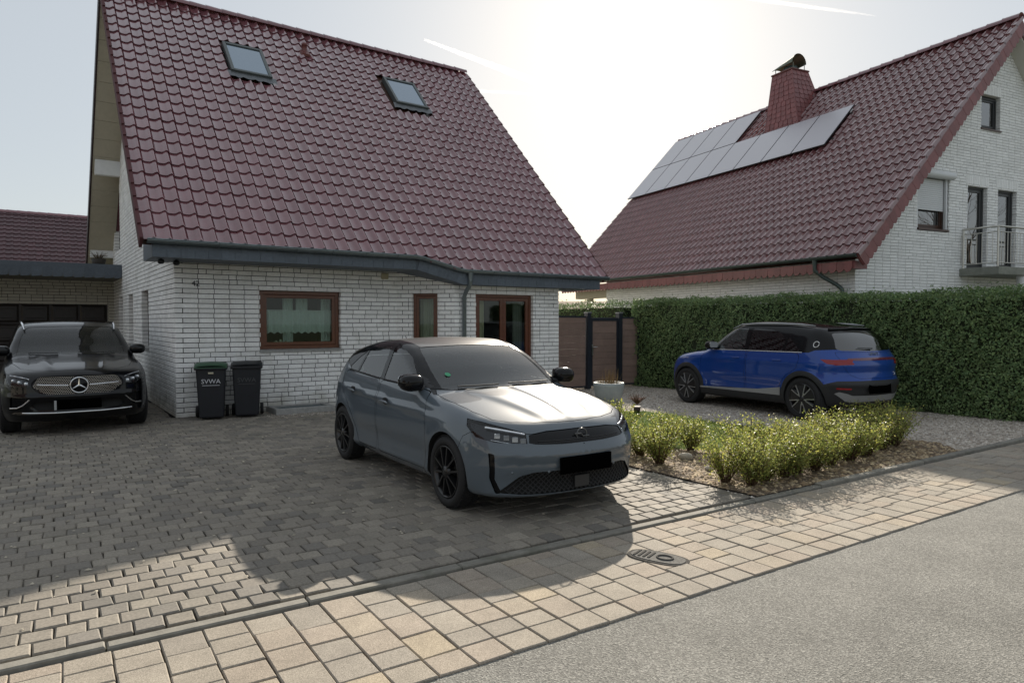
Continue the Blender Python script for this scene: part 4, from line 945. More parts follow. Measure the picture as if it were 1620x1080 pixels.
def make_wheel(car, x, y, r, w, rim_r, style, side, m):
    """x = lateral position of the outer tyre face (signed by side); axle along X; rim is the part, tyre/spokes its pieces"""
    key = (r, w, rim_r, style)
    if key not in _tyres:
        rr = rim_r; T = MB()
        T.lathe([(rr-.004, -.03), (rr+.012, -.004), (rr+.03, 0), (r-.045, .003), (r-.018, -.008), (r-.004, -.03), (r, -.05), (r, -w+.05), (r-.02, -w+.01), (rr+.02, -w), (rr-.01, -w+.03)], 56, 'x')
        for k in range(64):   # tread blocks
            q = 2*math.pi*k/64; Mx = Matrix.Rotation(q, 4, 'X')
            for a, b, sk in ((-.058, -.02, .006), (-w/2-.028, -.066, -.006), (-w+.066, -w/2-.036, .006), (-w+.02, -w+.058, -.006)):
                T.hexa([(a, -.008+sk, r-.004), (b, -.008-sk, r-.004), (b, .010-sk, r-.004), (a, .010+sk, r-.004)], [(a, -.008+sk, r+.0035), (b, -.008-sk, r+.0035), (b, .010-sk, r+.0035), (a, .010+sk, r+.0035)], Mx)
        B = MB(); B.lathe([(rr, -.012), (rr+.004, -.004), (rr-.006, -.002), (rr-.014, -.012), (rr-.03, -.05), (rr-.035, -w*.75), (rr-.08, -w*.76)], 56, 'x')
        B.lathe([(.001, -.10), (rr-.06, -.115), (rr-.055, -.125)], 40, 'x')   # dark inner drum
        S = []; dk = MB(); dk.lathe([(.07, -.088), (.13, -.086), (.132, -.098)], 40, 'x')
        if style == 'twin':
            for k in range(5):
                q = 2*math.pi*k/5+.3; sp = MB(); Mx = Matrix.Rotation(q, 4, 'X')
                for sg in (-1, 1):
                    a = [(-.022, sg*.004, .045), (-.022, sg*.034, .045), (-.018, sg*.075, rr-.012), (-.018, sg*.045, rr-.010)]
                    t = [(p[0]-.03, p[1], p[2]) for p in a]; f = [(p[0]+.006, (p[1]-sg*.02 if 0 else p[1]), p[2]) for p in a]
                    f[0] = (.002, sg*.010, .05); f[1] = (.002, sg*.026, .05); f[2] = (-.004, sg*.068, rr-.013); f[3] = (-.004, sg*.050, rr-.012)
                    sp.hexa(t, f, Mx)
                S.append(('spoke', sp, 'rim'))
        elif style == 'aero':      # five wide dark blades outlined by bright Y edges
            for k in range(5):
                q = 2*math.pi*k/5; sp = MB(); Mx = Matrix.Rotation(q, 4, 'X')
                sp.hexa([(-.03, -.06, .05), (-.03, .06, .05), (-.03, .125, rr-.02), (-.03, -.125, rr-.02)], [(.0, -.045, .05), (.0, .045, .05), (-.008, .10, rr-.022), (-.008, -.10, rr-.022)], Mx)
                S.append(('blade', sp, 'rim'))
                ed = MB(); Mx = Matrix.Rotation(q+math.pi/5, 4, 'X')
                for sg in (-1, 1):
                    ed.hexa([(-.02, sg*.004, .075), (-.02, sg*.020, .075), (-.02, sg*.068, rr-.004), (-.02, sg*.050, rr-.002)], [(.006, sg*.004, .075), (.006, sg*.018, .078), (0, sg*.066, rr-.006), (0, sg*.052, rr-.004)], Mx)
                ed.hexa([(-.02, -.012, .05), (-.02, .012, .05), (-.02, .012, .10), (-.02, -.012, .10)], [(.006, -.01, .05), (.006, .01, .05), (.006, .01, .098), (.006, -.01, .098)], Mx)
                S.append(('spoke', ed, 'bright'))
            B.lathe([(rr-.008, .0), (rr+.006, .001), (rr+.008, -.006)], 56, 'x')
        else:
            for k in range(5):
                q = 2*math.pi*k/5+.1; sp = MB(); Mx = Matrix.Rotation(q, 4, 'X')
                sp.hexa([(-.03, -.035, .05), (-.03, .035, .05), (-.03, .028, rr-.01), (-.03, -.028, rr-.01)], [(.0, -.028, .05), (.0, .028, .05), (-.006, .022, rr-.012), (-.006, -.022, rr-.012)], Mx)
                S.append(('spoke', sp, 'bright'))
        hub = MB(); hub.lathe([(.0005, .006), (.03, .006), (.036, .002), (.058, -.004), (.062, -.03)], 24, 'x')
        S.append(('hub_cap', hub, 'rim'))
        _tyres[key] = (T.mesh('tyre', m['rubber'], True), B.mesh('wheel', m['rimdark'], True), [(n, b.mesh(n, m[k], True)) for n, b, k in S], dk.mesh('brake_disc', m['steel'], True))
    t, b, S, dk = _tyres[key]
    wo = link('wheel', b, car, loc=(x, y, r), rot=(random.uniform(-.3, 1.), 0, 0 if side > 0 else math.pi))
    link('tyre', t, wo); link('brake_disc', dk, wo)
    for n, me in S: link(n, me, wo)
    return wo
def arch_liner(b, s0, z0, r, mat, car):
    """dark wheel housing: follows the cut edge in the skin, runs inward"""
    for sg in (1, -1):
        mb = MB(); ring = []
        for i in range(33):
            a = R(-25+230*i/32); S, Z = s0+r*math.cos(a), z0+r*math.sin(a); Z = max(Z, .17)
            ring.append((S, Z))
        yy = b.solve(np.array([[S, 0, Z] for S, Z in ring]), np.tile([0, 1., 0], (33, 1)))[:, 1]; ring = [(S, Z, y) for (S, Z), y in zip(ring, yy)]
        vs = []
        for (S, Z, y) in ring:
            vs += [(sg*(y-.002), S, Z), (sg*(y-.045), S, Z+.0), (sg*.5, S, Z)]
        n = len(ring)
        mb.add(vs, [(i*3+k, i*3+k+1, i*3+k+4, i*3+k+3) for i in range(n-1) for k in range(2)], True)
        c = [(sg*.5, S, Z) for (S, Z, y) in ring]; mb.add(c, [tuple(range(n))])
        mb.build('wheel_housing', mat, car)
def ribbon(pts, w, h, mb):
    mb.tube(pts, w, 6); return mb
def seat(mb, x, y, z=.3, w=.25):
    mb_ = mb
    ellipsoid(mb_, (x, y, z+.16), (w, .27, .10), 4); ellipsoid(mb_, (x, y+.27, z+.48), (w, .09, .36), 4, M=Matrix.Translation((0, 0, 0)))
    ellipsoid(mb_, (x, y+.31, z+.91), (.13, .06, .10), 3.5)
def cabin(car, m, s_dash, s_seat, zf, zd, wid, s_rear, right_drive=False):
    """interior: floor tub, dashboard, steering wheel, seats"""
    tub = MB(); tub.box(-wid, wid, s_dash-.2, s_rear, zf-.12, zf+.02)
    tub.box(-wid-.02, -wid+.06, s_dash-.1, s_rear, zf, zd-.06); tub.box(wid-.06, wid+.02, s_dash-.1, s_rear, zf, zd-.06)
    tub.box(-wid, wid, s_rear-.06, s_rear, zf, zd); tub.build('cabin_floor', m['trim'], car)
    d = MB(); ellipsoid(d, (0, s_dash, zd-.15), (wid-.02, .26, .16), 4); d.build('dashboard', m['trim'], car)
    st = MB(); M = Matrix.Translation((.36, s_dash+.33, zd-.02)) @ Matrix.Rotation(R(-62), 4, 'X')
    st.tube([(.18*math.cos(q), .18*math.sin(q), 0) for q in np.linspace(0, 2*math.pi, 25)], .014, 6, M=M); st.box(-.17, .17, -.03, .03, -.01, .01, M=M); st.build('steering_wheel', m['trim'], car)
    for x in (-.36, .36):
        t = MB(); seat(t, x, s_seat, zf); t.build('seat', m['seatcloth'], car)
    t = MB(); ellipsoid(t, (0, s_seat+.85, zf+.16), (.62, .26, .11), 5); ellipsoid(t, (0, s_seat+1.1, zf+.46), (.62, .09, .34), 5)
    for x in (-.36, .36): ellipsoid(t, (x, s_seat+1.14, zf+.83), (.13, .05, .08), 3.5)
    t.build('rear_seat', m['seatcloth'], car)
def number_plate(car, p, n, w=.52, h=.11, m=None):
    mb = MB(); mb.bbox(-w/2, w/2, -.008, .008, -h/2, h/2, .003)
    o = mb.build('number_plate', m, car); o.location = p; o.rotation_euler = n; return o
def mirror(car, b, s0, z0, m, ms, size=(.085, .065, .058), out=.11):
    for sg in (1, -1):
        y = b.at_side(s0, z0-.03)[1]; mb = MB(); ellipsoid(mb, (0, 0, 0), (size[0]+.02, size[1]+.02, size[2]+.012), 2.7, 20, 12)
        o = mb.build('mirror', m, car); o.location = (sg*(y+out), s0+.02, z0+.05); o.rotation_euler = (R(6), 0, sg*R(-10))
        a = MB(); a.tube([(0, 0, 0), (-sg*.05, -.01, -.04), (-sg*(out+.03), -.04, -.06)], [.03, .026, .034], 8); a.build('mirror_arm', ms, o)
        g = MB(); g.prism(rnd_poly([(-.085, -.05), (.085, -.05), (.085, .052), (-.085, .052)], .03), size[1]+.016, size[1]+.021, 'y'); g.build('mirror_glass', MT['mirror'], o)
def _on(b, O, D, off, sides):
    P = b.solve(np.array(O, float), np.tile(D, (len(O), 1))); P = P+b.normal(P)*off
    return [Vector((sg*p[1], p[0], p[2])) for p, sg in zip(P, sides)]
def on_side(b, pts, off=.002, side=1): return _on(b, [(S, 0, Z) for S, Z in pts], [0, 1., 0], off, [side]*len(pts))
def on_front(b, pts, off=.003): return _on(b, [(1.2, abs(Y), Z) for Y, Z in pts], [-1., 0, 0], off, [1 if Y >= 0 else -1 for Y, Z in pts])
def on_rear(b, pts, off=.003): return _on(b, [(b.c['L']-1.2, abs(Y), Z) for Y, Z in pts], [1., 0, 0], off, [1 if Y >= 0 else -1 for Y, Z in pts])
def on_top(b, pts, off=.003): return _on(b, [(S, abs(Y), .6) for S, Y in pts], [0, 0, 1.], off, [1 if Y >= 0 else -1 for S, Y in pts])
def dens(pts, d=.05):
    out = []
    for a, b2 in zip(pts, pts[1:]):
        k = max(1, int(math.hypot(b2[0]-a[0], b2[1]-a[1])/d))
        for i in range(k): out.append((a[0]+(b2[0]-a[0])*i/k, a[1]+(b2[1]-a[1])*i/k))
    return out+[pts[-1]]
MT = {}
def car_mats():
    g = MT
    g['rubber'] = mat('rubber', (.012, .012, .013), .75, bump=(160, .3, .002)); g['rimdark'] = mat('rim_black', (.008, .008, .009), .3, coat=.3)
    g['rim'] = g['rimdark']; g['bright'] = mat('rim_silver', (.55, .56, .58), .3, 1.); g['steel'] = mat('brake_steel', (.25, .24, .23), .4, .9)
    g['trim'] = mat('cabin_trim', (.012, .012, .013), .6); g['seatcloth'] = mat('seat_cloth', (.02, .02, .022), .8)
    g['plastic'] = mat('black_plastic', (.018, .019, .021), .55, bump=(300, .15, .001)); g['gloss'] = mat('gloss_black', (.005, .005, .006), .10, spec=.28)
    g['under'] = mat('underbody', (.008, .008, .008), .9); g['plate'] = mat('plate_black', (.0015, .0015, .0015), .9, spec=0.)
    g['chrome'] = mat('chrome', (.75, .76, .78), .12, 1.); g['satin'] = mat('satin_silver', (.42, .44, .46), .38, .8)
    g['mirror'] = mat('mirror_glass', (.7, .72, .74), .02, 1.)
    g['glass'] = glass('car_glass', (.66, .74, .72), 1.75); g['screen'] = glass('windscreen_glass', (.68, .76, .74), 1.75, dust=.07); g['tint'] = glass('tinted_glass', (.03, .032, .034), 1.6); g['tint_rear'] = glass('tinted_rear_glass', (.03, .032, .034), 2.3)
    g['lens'] = glass('lamp_lens', (.88, .9, .92), 1.45); g['lampwell'] = mat('lamp_housing', (.02, .021, .024), .25, .3)
    g['lampwhite'] = mat('lamp_reflector', (.8, .82, .85), .15, .6); g['red'] = mat('tail_lamp_red', (.32, .006, .008), .12, coat=.6)
    g['white'] = mat('white_print', (.75, .76, .78), .5)
def grey_hatchback():
    def hx(S, Y):      # bonnet: centre crease and raised power dome
        on = 1/(1+np.exp(-(S-.30)/.05))*1/(1+np.exp((S-1.12)/.04))
        return on*(.010*np.exp(-(Y/.035)**2) + .014/(1+np.exp((Y-(.20+.25*S))/.02)))
    def wx(S, Z):      # flank: shoulder crease and scooped lower door
        a = 1/(1+np.exp(-(S-1.0)/.15))*1/(1+np.exp((S-3.6)/.15))
        return a*(.016*np.maximum(0, 1-np.abs(Z-(.70+.050*S))/.055) - .020*np.exp(-((Z-.42)/.09)**2)) + .016*np.maximum(0, 1-np.abs(Z-.27)/.06)*a
    def fx(Y, Z):      # nose: recessed lower intake shelf, chin
        return .034*np.exp(-((Z-.32)/.075)**2)/(1+np.exp((Y-.60)/.04)) - .014*np.exp(-((Z-.205)/.03)**2) - .026*np.maximum(0, 1-np.abs(Z-.535)/.07)*1/(1+np.exp((Y-.72)/.04))
    c = dict(L=4.06, W=.8825, z0=.60,
        Wp=[(0,.70),(.25,.79),(.55,.848),(.84,.872),(1.3,.866),(2.2,.880),(3.0,.882),(3.38,.884),(3.75,.84),(4.06,.76)],
        sec=[(0,.14),(.17,.085),(.28,.028),(.42,.006),(.55,0),(.70,.004),(.82,.018),(.93,.040),(1,.062)],
        belt=[(0,.80),(.6,.86),(1.2,.955),(2.4,.995),(3.5,1.045),(4.06,1.05)], tumble=.36, tumble2=.25,
        H=[(0,.70),(.10,.745),(.22,.79),(.45,.855),(.8,.925),(1.08,.965),(1.17,.985),(1.30,1.045),(1.55,1.185),(1.80,1.305),(1.98,1.366),(2.2,1.410),(2.45,1.432),(2.70,1.426),(3.0,1.392),(3.3,1.335),(3.6,1.255),(4.1,1.10)],
        crown=[(0,.10),(.5,.055),(1.0,.045),(1.5,.03),(2.2,.045),(3.3,.06),(4,.06)],
        kw=[(0,0),(.3,.05),(.9,.10),(1.25,.26),(1.9,.20),(2.3,0),(4.06,0)],
        Sf=[(0,.24),(.16,.10),(.22,.035),(.32,.02),(.45,0),(.56,.005),(.66,.04),(.74,.09),(.9,.25)], fp=(.42, 3.2),
        Sr=[(0,3.80),(.25,3.95),(.40,4.04),(.55,4.06),(.72,4.05),(.86,4.00),(.93,3.95),(1.10,3.78),(1.25,3.60),(1.45,3.42)], rp=(.30, 3.2),
        zb=[(0,.19),(.5,.175),(1,.17),(3.4,.20),(4.06,.28)], flare=[(.84,.31,.37,.012),(3.378,.31,.37,.014)], wx=wx, hx=hx, fx=fx, k1=.085, k2=.085, k3=.09)
    b = Body(c)
    ys = lambda p, n: p[1] > .35
    for s0 in (.84, 3.378): b.cut(circle(s0, .315, .345), 'side', 'hole', cond=ys)
    b.cut([(-1,0),(5,0),(5,.185),(-1,.185)], 'side', 'under', cond=lambda p, n: n[2] < -.5)
    # greenhouse (gloss black roof and pillars), windows
    up = [(1.20,.965),(1.42,.985),(2.4,1.005),(3.20,1.050),(3.40,1.12),(3.52,1.20),(3.56,1.27),(3.56,1.6),(1.75,1.6),(1.72,1.30),(1.40,1.12)]
    side_n = lambda p, n: abs(n[1]) > .28 and p[1] > .3
    b.cut(up, 'side', 'pillar', cond=lambda p, n: p[1] > .3 and n[0] > -.62 or p[1] > .3 and abs(n[1]) > .5)
    fw = rnd_poly([(1.50,.992),(2.30,1.015),(2.27,1.345),(2.05,1.318),(1.86,1.25),(1.66,1.12)], .03)
    rw = rnd_poly([(2.385,1.018),(3.02,1.043),(2.90,1.285),(2.65,1.325),(2.365,1.345)], .03)
    qw = rnd_poly([(3.06,1.046),(3.26,1.062),(3.30,1.09),(3.12,1.20),(2.955,1.268)], .02)
    for p, l in ((fw,'glass_f'),(rw,'glass_r'),(qw,'glass_q')): b.cut(p, 'side', l, ('pillar','body'), side_n)
    tri = [(1.30,.982),(1.47,.992),(1.63,1.115)]; b.cut(tri, 'side', 'sail', ('pillar','body'), side_n)
    b.cut([(1.12,-.1),(1.165,.30),(1.26,.56),(1.32,.64),(1.60,.625),(1.90,.575),(2.00,.545),(1.965,.3),(1.955,-.1)], 'top', 'windscreen', ('body','pillar'), lambda p, n: p[2] > .93 and n[2] > .2)
    b.cut([(1.955,-.1),(1.965,.3),(2.0,.53),(2.3,.575),(2.8,.575),(3.3,.555),(3.54,.50),(3.58,-.1)], 'top', 'roof', ('body','pillar'), lambda p, n: p[2] > 1.2 and n[2] > .4)
    b.cut([(-.1,.98),(.44,.99),(.52,1.16),(.44,1.19),(-.1,1.20)], 'front', 'rear_glass', ('body','pillar'), lambda p, n: p[0] > 3.45)
    # panels
    b.panel([(.155,-.1),(.17,.15),(.215,.36),(.30,.55),(.40,.655),(.62,.715),(.95,.745),(1.25,.735),(1.33,.70),(1.24,.56),(1.13,.30),(1.09,-.1)], 'top', 'hood', cond=lambda p, n: p[2] > .6 and n[2] > .25 and p[0] < 1.5)
    b.cut([(1.0,-.1),(1.0,.5),(1.25,.76),(1.5,.72),(1.3,.5),(1.2,-.1)], 'top', 'cowl', ('body',), lambda p, n: p[2] > .9 and n[2] > .3 and p[0] < 1.5)
    fd = rnd_poly([(1.245,.26),(2.33,.265),(2.37,.40),(2.34,1.0),(1.44,.983),(1.30,.955),(1.235,.80),(1.215,.5)], .05)
    rd = rnd_poly([(2.385,.265),(2.90,.27),(2.98,.42),(3.06,.58),(3.25,.72),(3.37,.80),(3.42,.95),(3.34,1.05),(2.37,1.003),(2.385,.8)], .05)
    lowc = lambda p, n: p[1] > .5 and abs(n[1]) > .3
    b.panel(fd, 'side', 'door_f', ('body',), lowc); b.panel(rd, 'side', 'door_r', ('body',), lowc)
    # nose
    hl = [(.455,.610),(.47,.700),(.60,.735),(.76,.782),(.845,.80),(.85,.73),(.80,.655),(.70,.618)]
    fr = lambda p, n: p[0] < .62 and n[2] < .85
    dg = lambda p: (p[1]*.92+p[0]*.38, p[2]+0*p[1])      # slightly oblique view so that the lamp wraps the corner
    hl = [(.500,.625),(.505,.705),(.66,.745),(.84,.785),(.945,.80),(.955,.745),(.90,.665),(.76,.632)]
    b.panel(hl, dg, 'headlight', cond=fr, gap=.004)
    b.panel([(-.2,.605),(.20,.607),(.44,.618),(.495,.63),(.49,.695),(.33,.715),(-.2,.722)], dg, 'visor', cond=fr, gap=.004)
    b.cut(rnd_poly([(-.2,.405),(.46,.40),(.56,.37),(.69,.255),(.69,.235),(.56,.222),(-.2,.215)], .02), 'front', 'lower_grille', cond=fr)
    b.cut(rnd_poly([(.735,.545),(.765,.555),(.755,.35),(.715,.225),(.68,.235),(.725,.345)], .01), 'front', 'vent', cond=lambda p, n: p[0] < .6)
    b.panel([(.40,.64),(.42,.76),(.72,.80),(.90,.86),(.96,.80),(.96,.69),(.97,.32),(.2,.1),(-1,-.1),(-1,.60),(-.2,.60)][::-1] if False else [(-1,0),(.62,0),(.62,.20),(.60,.56),(.56,.66),(.48,.70),(.40,.70),(-1,.70)], 'side', 'front_bumper', ('body',), lambda p, n: p[0] < .64, .004)
    # tail
    b.panel(rnd_poly([(3.70,.84),(3.72,.98),(3.86,.99),(4.2,.98),(4.2,.86)], .02), 'side', 'tail_lamp', ('body',), lambda p, n: p[1] > .38 and p[0] > 3.6, .003)
    car = thing('parked_car', 'grey-blue hatchback with black roof and black wheels in the middle of the driveway', 'car', (0,0,0))
    paint = mat('paint_grey_blue', (.094, .116, .138), .36, coat=1., spec=.15, noise=(260, .03)); m = MT
    black = m['gloss']
    b.part('body_shell', 'body', paint, car); b.part('hood', 'hood', paint, car); b.part('front_bumper', 'front_bumper', paint, car)
    b.part('roof', 'roof', mat('roof_dark_grey', (.05,.052,.055), .3, coat=.6, spec=.3), car); b.part('windscreen', 'windscreen', m['screen'], car, off=-.004); b.part('rear_window', 'rear_glass', m['tint'], car, off=-.004)
    b.part('panel_gaps', 'gap', m['under'], car, off=-.012); b.part('cowl', 'cowl', m['plastic'], car, off=-.004); b.part('underbody', 'under', m['under'], car)
    vz = b.part('grille_visor', 'visor', m['gloss'], car, off=-.006)
    lg = b.part('lower_grille', 'lower_grille', m['under'], car, off=-.02)
    for sg in (1, -1):
        b.part('pillar', 'pillar', black, car, sg); b.part('pillar_trim', 'sail', m['plastic'], car, sg)
        d1 = b.part('front_door', 'door_f', paint, car, sg); d2 = b.part('rear_door', 'door_r', paint, car, sg)
        b.part('side_window', 'glass_f', m['glass'], d1, sg, -.004); b.part('side_window', 'glass_r', m['glass'], d2, sg, -.004); b.part('quarter_window', 'glass_q', m['tint'], d2, sg, -.004)
        h = b.part('headlight', 'headlight', m['lens'], car, sg); b.part('lamp_housing', 'headlight', m['lampwell'], h, sg, -.03)
        b.part('air_vent', 'vent', m['gloss'], car, sg, -.012); b.part('tail_lamp', 'tail_lamp', m['red'], car, sg)
        for (s0, z0, d) in ((2.10,.80,d1),(3.02,.845,d2)):
            hd = MB(); hd.tube(on_side(b, [(s0-.10,z0-.006),(s0-.05,z0),(s0+.05,z0+.004),(s0+.10,z0+.004)], .026, sg), [.008,.014,.014,.008], 8); hd.build('door_handle', paint, d)
            cp = MB(); ellipsoid(cp, tuple(b.loc(b.at_side(s0+.02, z0), sg, -.004)), (.012, .07, .035), 2.2); cp.build('handle_recess', m['under'], d)
        # lamp internals: bright running-light blade and module row
        def H(Y, Z, off=-.016):
            return b.loc(b.at_front(Y, Z), sg, off)
        ml = MB(); ml.tube([H(y, z, -.008) for y, z in ((.74,.748),(.68,.738),(.62,.726),(.55,.712),(.50,.700))], .011, 6); ml.build('running_light', m['lampwhite'], h)
        for k in range(4):
            q = H(.53+.055*k, .655+.012*k, -.018); bx = MB(); bx.bbox(-.022, .022, -.008, .004, -.022, .022, .004); o = bx.build('lamp_module', m['lampwhite'] if k % 2 else m['satin'], h); o.location = q; o.rotation_euler = (0, 0, sg*R(30))
        s2 = MB(); s2.tube([H(y, z, -.012) for y, z in ((.74,.655),(.62,.632),(.52,.625))], .004, 6); s2.build('lamp_trim', m['chrome'], h)
        wv = MB(); wv.tube([b.loc(b.at_top(S, Y), sg, .012) for S, Y in ((1.20,.02),(1.23,.30),(1.31,.56))] if sg > 0 else [b.loc(b.at_top(S, Y), sg, .012) for S, Y in ((1.19,.10),(1.22,.34),(1.27,.50))], .007, 6); wv.build('wiper', m['plastic'], car)
    # window frame lines
    for sg in (1, -1):
        w = MB(); w.tube(on_side(b, dens([(1.44,.985),(2.4,1.008),(3.30,1.058)]), .002, sg), .007, 5); w.build('window_trim', m['gloss'], car)
    # intake mesh: slanted bars in two directions
    mb = MB()
    for k in range(-18, 19):
        for dr in (1, -1):
            y0 = k*.045; pts = []
            for t in np.linspace(0, 1, 6):
                Y = y0+dr*(t-.5)*.20; Z = .222+.175*t
                if abs(Y) < .66-1.0*max(0, Z-.26): pts.append((Y, Z))
            if len(pts) > 1: mb.tube(on_front(b, pts, -.014), .0045, 4, False)
    mb.build('grille_mesh', m['plastic'], lg, kind='stuff')
    for z in (.625, .64): 
        q = MB(); q.tube(on_front(b, dens([(-.42, z+.004),(0, z),(.42, z+.004)]), -.002), .0035, 5); q.build('grille_bar', m['plastic'], vz)
    e = MB(); ce = b.loc(b.at_front(0, .665), 1, .004)
    e.tube([(ce.x+.052*math.cos(q), ce.y, ce.z+.052*math.sin(q)) for q in np.linspace(0, 2*math.pi, 29)], .006, 6)
    e.tube([(ce.x-.075, ce.y-.004, ce.z+.012), (ce.x-.01, ce.y-.004, ce.z+.012), (ce.x+.01, ce.y-.004, ce.z-.012), (ce.x+.075, ce.y-.004, ce.z-.012)], .006, 6); e.build('emblem', mat('emblem_dark', (.10,.105,.11), .35, .6), car)
    number_plate(car, b.loc(b.at_front(0, .445), 1, .022), (R(-2), 0, 0), .53, .135, m['plate'])
    rs = MB(); p = b.loc(b.at_front(0, .285), 1, .006); rs.bbox(-.075, .075, -.01, .02, -.05, .05, .004); o = rs.build('radar_panel', m['plastic'], car); o.location = p
    for y in (-.62, .62, -.34, .34):
        q = MB(); q.lathe([(.0005, -.003), (.011, -.003), (.013, .002)], 14, 'y'); o = q.build('parking_sensor', paint, car); o.location = b.loc(b.at_front(abs(y), .40), 1 if y > 0 else -1, .002)
    sk = MB(); sk.lathe([(.0005, 0), (.03, 0)], 16, 'y'); 
    st = b.loc(b.at_top(1.47, .50), -1, .004); n = Vector((0, -.55, .83)); o = sk.build('windscreen_sticker', mat('sticker_green', (.05, .32, .16), .6), car); o.location = st; o.rotation_euler = n.to_track_quat('-Y', 'Z').to_euler()
    rv = MB(); ellipsoid(rv, tuple(b.loc(b.at_top(1.88, 0), 1, -.05)), (.11, .05, .035), 3); rv.build('rear_view_mirror', m['trim'], car)
    mirror(car, b, 1.44, .985, black, m['plastic'], (.095,.075,.068), .085)
    for s0 in (.84, 3.378): arch_liner(b, s0, .315, .345, m['under'], car)
    for s0 in (.84, 3.378):
        for sg in (1, -1): make_wheel(car, sg*(b.at_side(s0, .69)[1]-.012), s0, .312, .20, .222, 'twin', sg, m)
    cabin(car, m, 1.42, 1.95, .30, .98, .68, 3.6)
    an = MB(); an.tube([b.loc(b.at_top(3.45, 0), 1, 0), b.loc(b.at_top(3.45, 0), 1, 0)+Vector((0, .10, .13))], [.006, .003], 5); an.build('antenna', m['plastic'], car)
    return car
def blue_crossover():
    def wx(S, Z):
        a = 1/(1+np.exp(-(S-1.0)/.2))*1/(1+np.exp((S-3.3)/.2))
        return a*(-.022*np.exp(-((Z-.50)/.11)**2)) + .012*np.exp(-((Z-.92)/.05)**2)/(1+np.exp((S-3.7)/.2))
    def rx(Y, Z):      # tail: recessed lamp band, bumper shelf
        return .016*np.exp(-((Z-.80)/.07)**2) - .022*np.exp(-((Z-.60)/.05)**2) + .02*np.exp(-((Z-1.0)/.02)**2)*0
    c = dict(L=4.27, W=.911, z0=.66,
        Wp=[(0,.72),(.25,.82),(.55,.880),(.85,.900),(1.5,.896),(2.6,.905),(3.5,.912),(3.9,.88),(4.27,.78)],
        sec=[(0,.12),(.18,.07),(.30,.025),(.45,.004),(.6,0),(.75,.004),(.86,.014),(.95,.032),(1,.05)],
        belt=[(0,.92),(.6,.98),(1.1,1.05),(2.5,1.075),(3.6,1.09),(4.27,1.08)], tumble=.36, tumble2=.42,
        H=[(0,.80),(.10,.86),(.25,.93),(.5,1.005),(.8,1.055),(1.02,1.085),(1.12,1.12),(1.3,1.22),(1.55,1.39),(1.75,1.505),(1.95,1.575),(2.2,1.615),(2.5,1.628),(2.9,1.618),(3.3,1.582),(3.7,1.520),(4.3,1.39)],
        crown=[(0,.10),(.5,.06),(1.0,.05),(1.5,.03),(2.2,.05),(3.3,.065),(4.27,.07)], kw=[(0,0),(.3,.05),(.9,.08),(1.2,.24),(1.8,.18),(2.2,0),(4.27,0)],
        Sf=[(0,.26),(.18,.10),(.28,.03),(.42,0),(.6,0),(.72,.02),(.84,.07),(1.0,.25)], fp=(.40, 3.0),
        Sr=[(0,4.0),(.22,4.10),(.36,4.20),(.55,4.262),(.64,4.27),(.74,4.245),(.90,4.24),(1.0,4.215),(1.08,4.16),(1.3,4.00),(1.46,3.84),(1.6,3.72)], rp=(.34, 3.0),
        zb=[(0,.22),(.5,.20),(3.5,.22),(4.27,.30)], flare=[(.80,.345,.40,.016),(3.55,.345,.40,.018)], wx=wx, rx=rx, k1=.13, k2=.13, k3=.12)
    b = Body(c); ys = lambda p, n: p[1] > .4
    for s0 in (.80, 3.55): b.cut(circle(s0, .35, .375), 'side', 'hole', cond=ys)
    b.cut([(-1,0),(5,0),(5,.235),(-1,.235)], 'side', 'under', cond=lambda p, n: n[2] < -.5)
    up = [(1.0,1.062),(1.4,1.073),(3.2,1.09),(3.62,1.10),(3.72,1.14),(3.95,1.155),(4.6,1.16),(4.6,1.9),(1.7,1.9),(1.65,1.42),(1.25,1.19)]
    b.cut(up, 'side', 'pillar', cond=lambda p, n: (p[1] > .32 and n[0] > -.62 and p[0] < 3.9) or (p[1] > .3 and abs(n[1]) > .5) or p[0] > 3.75)
    sn = lambda p, n: abs(n[1]) > .3 and p[1] > .3
    fw = rnd_poly([(1.42,1.085),(2.23,1.092),(2.20,1.492),(1.98,1.472),(1.80,1.41),(1.58,1.245)], .03)
    rw = rnd_poly([(2.33,1.093),(3.08,1.10),(3.10,1.30),(2.99,1.40),(2.76,1.468),(2.31,1.496)], .05)
    qw = rnd_poly([(3.13,1.10),(3.45,1.104),(3.30,1.24),(3.15,1.36)], .02)
    for p, l in ((fw,'glass_f'),(rw,'glass_r'),(qw,'glass_q')): b.cut(p, 'side', l, ('pillar','body'), sn)
    b.cut([(1.06,-.1),(1.10,.35),(1.20,.60),(1.27,.70),(1.55,.67),(1.80,.60),(1.86,.55),(1.83,.3),(1.82,-.1)], 'top', 'windscreen', ('body','pillar'), lambda p, n: p[2] > 1.0 and n[2] > .2)
    b.cut([(1.82,-.1),(1.83,.3),(1.87,.54),(2.2,.59),(2.8,.59),(3.4,.56),(3.74,.50),(3.78,-.1)], 'top', 'roof', ('body','pillar'), lambda p, n: p[2] > 1.35 and n[2] > .4)
    b.cut(rnd_poly([(-.3,1.125),(.60,1.14),(.66,1.17),(.56,1.40),(.49,1.425),(-.3,1.438)], .03), 'front', 'rear_glass', ('body','pillar'), lambda p, n: p[0] > 3.6)
    b.panel([(.16,-.1),(.19,.3),(.32,.56),(.55,.70),(.95,.76),(1.16,.74),(1.06,.3),(1.03,-.1)], 'top', 'hood', cond=lambda p, n: p[2] > .7 and n[2] > .3 and p[0] < 1.4)
    lo = lambda p, n: p[1] > .5 and abs(n[1]) > .3
    # cladding: wheel arch rims, sill, bumpers
    for s0 in (.80, 3.55): b.cut(circle(s0, .35, .455), 'side', 'cladding', ('body',), lambda p, n: p[1] > .45)
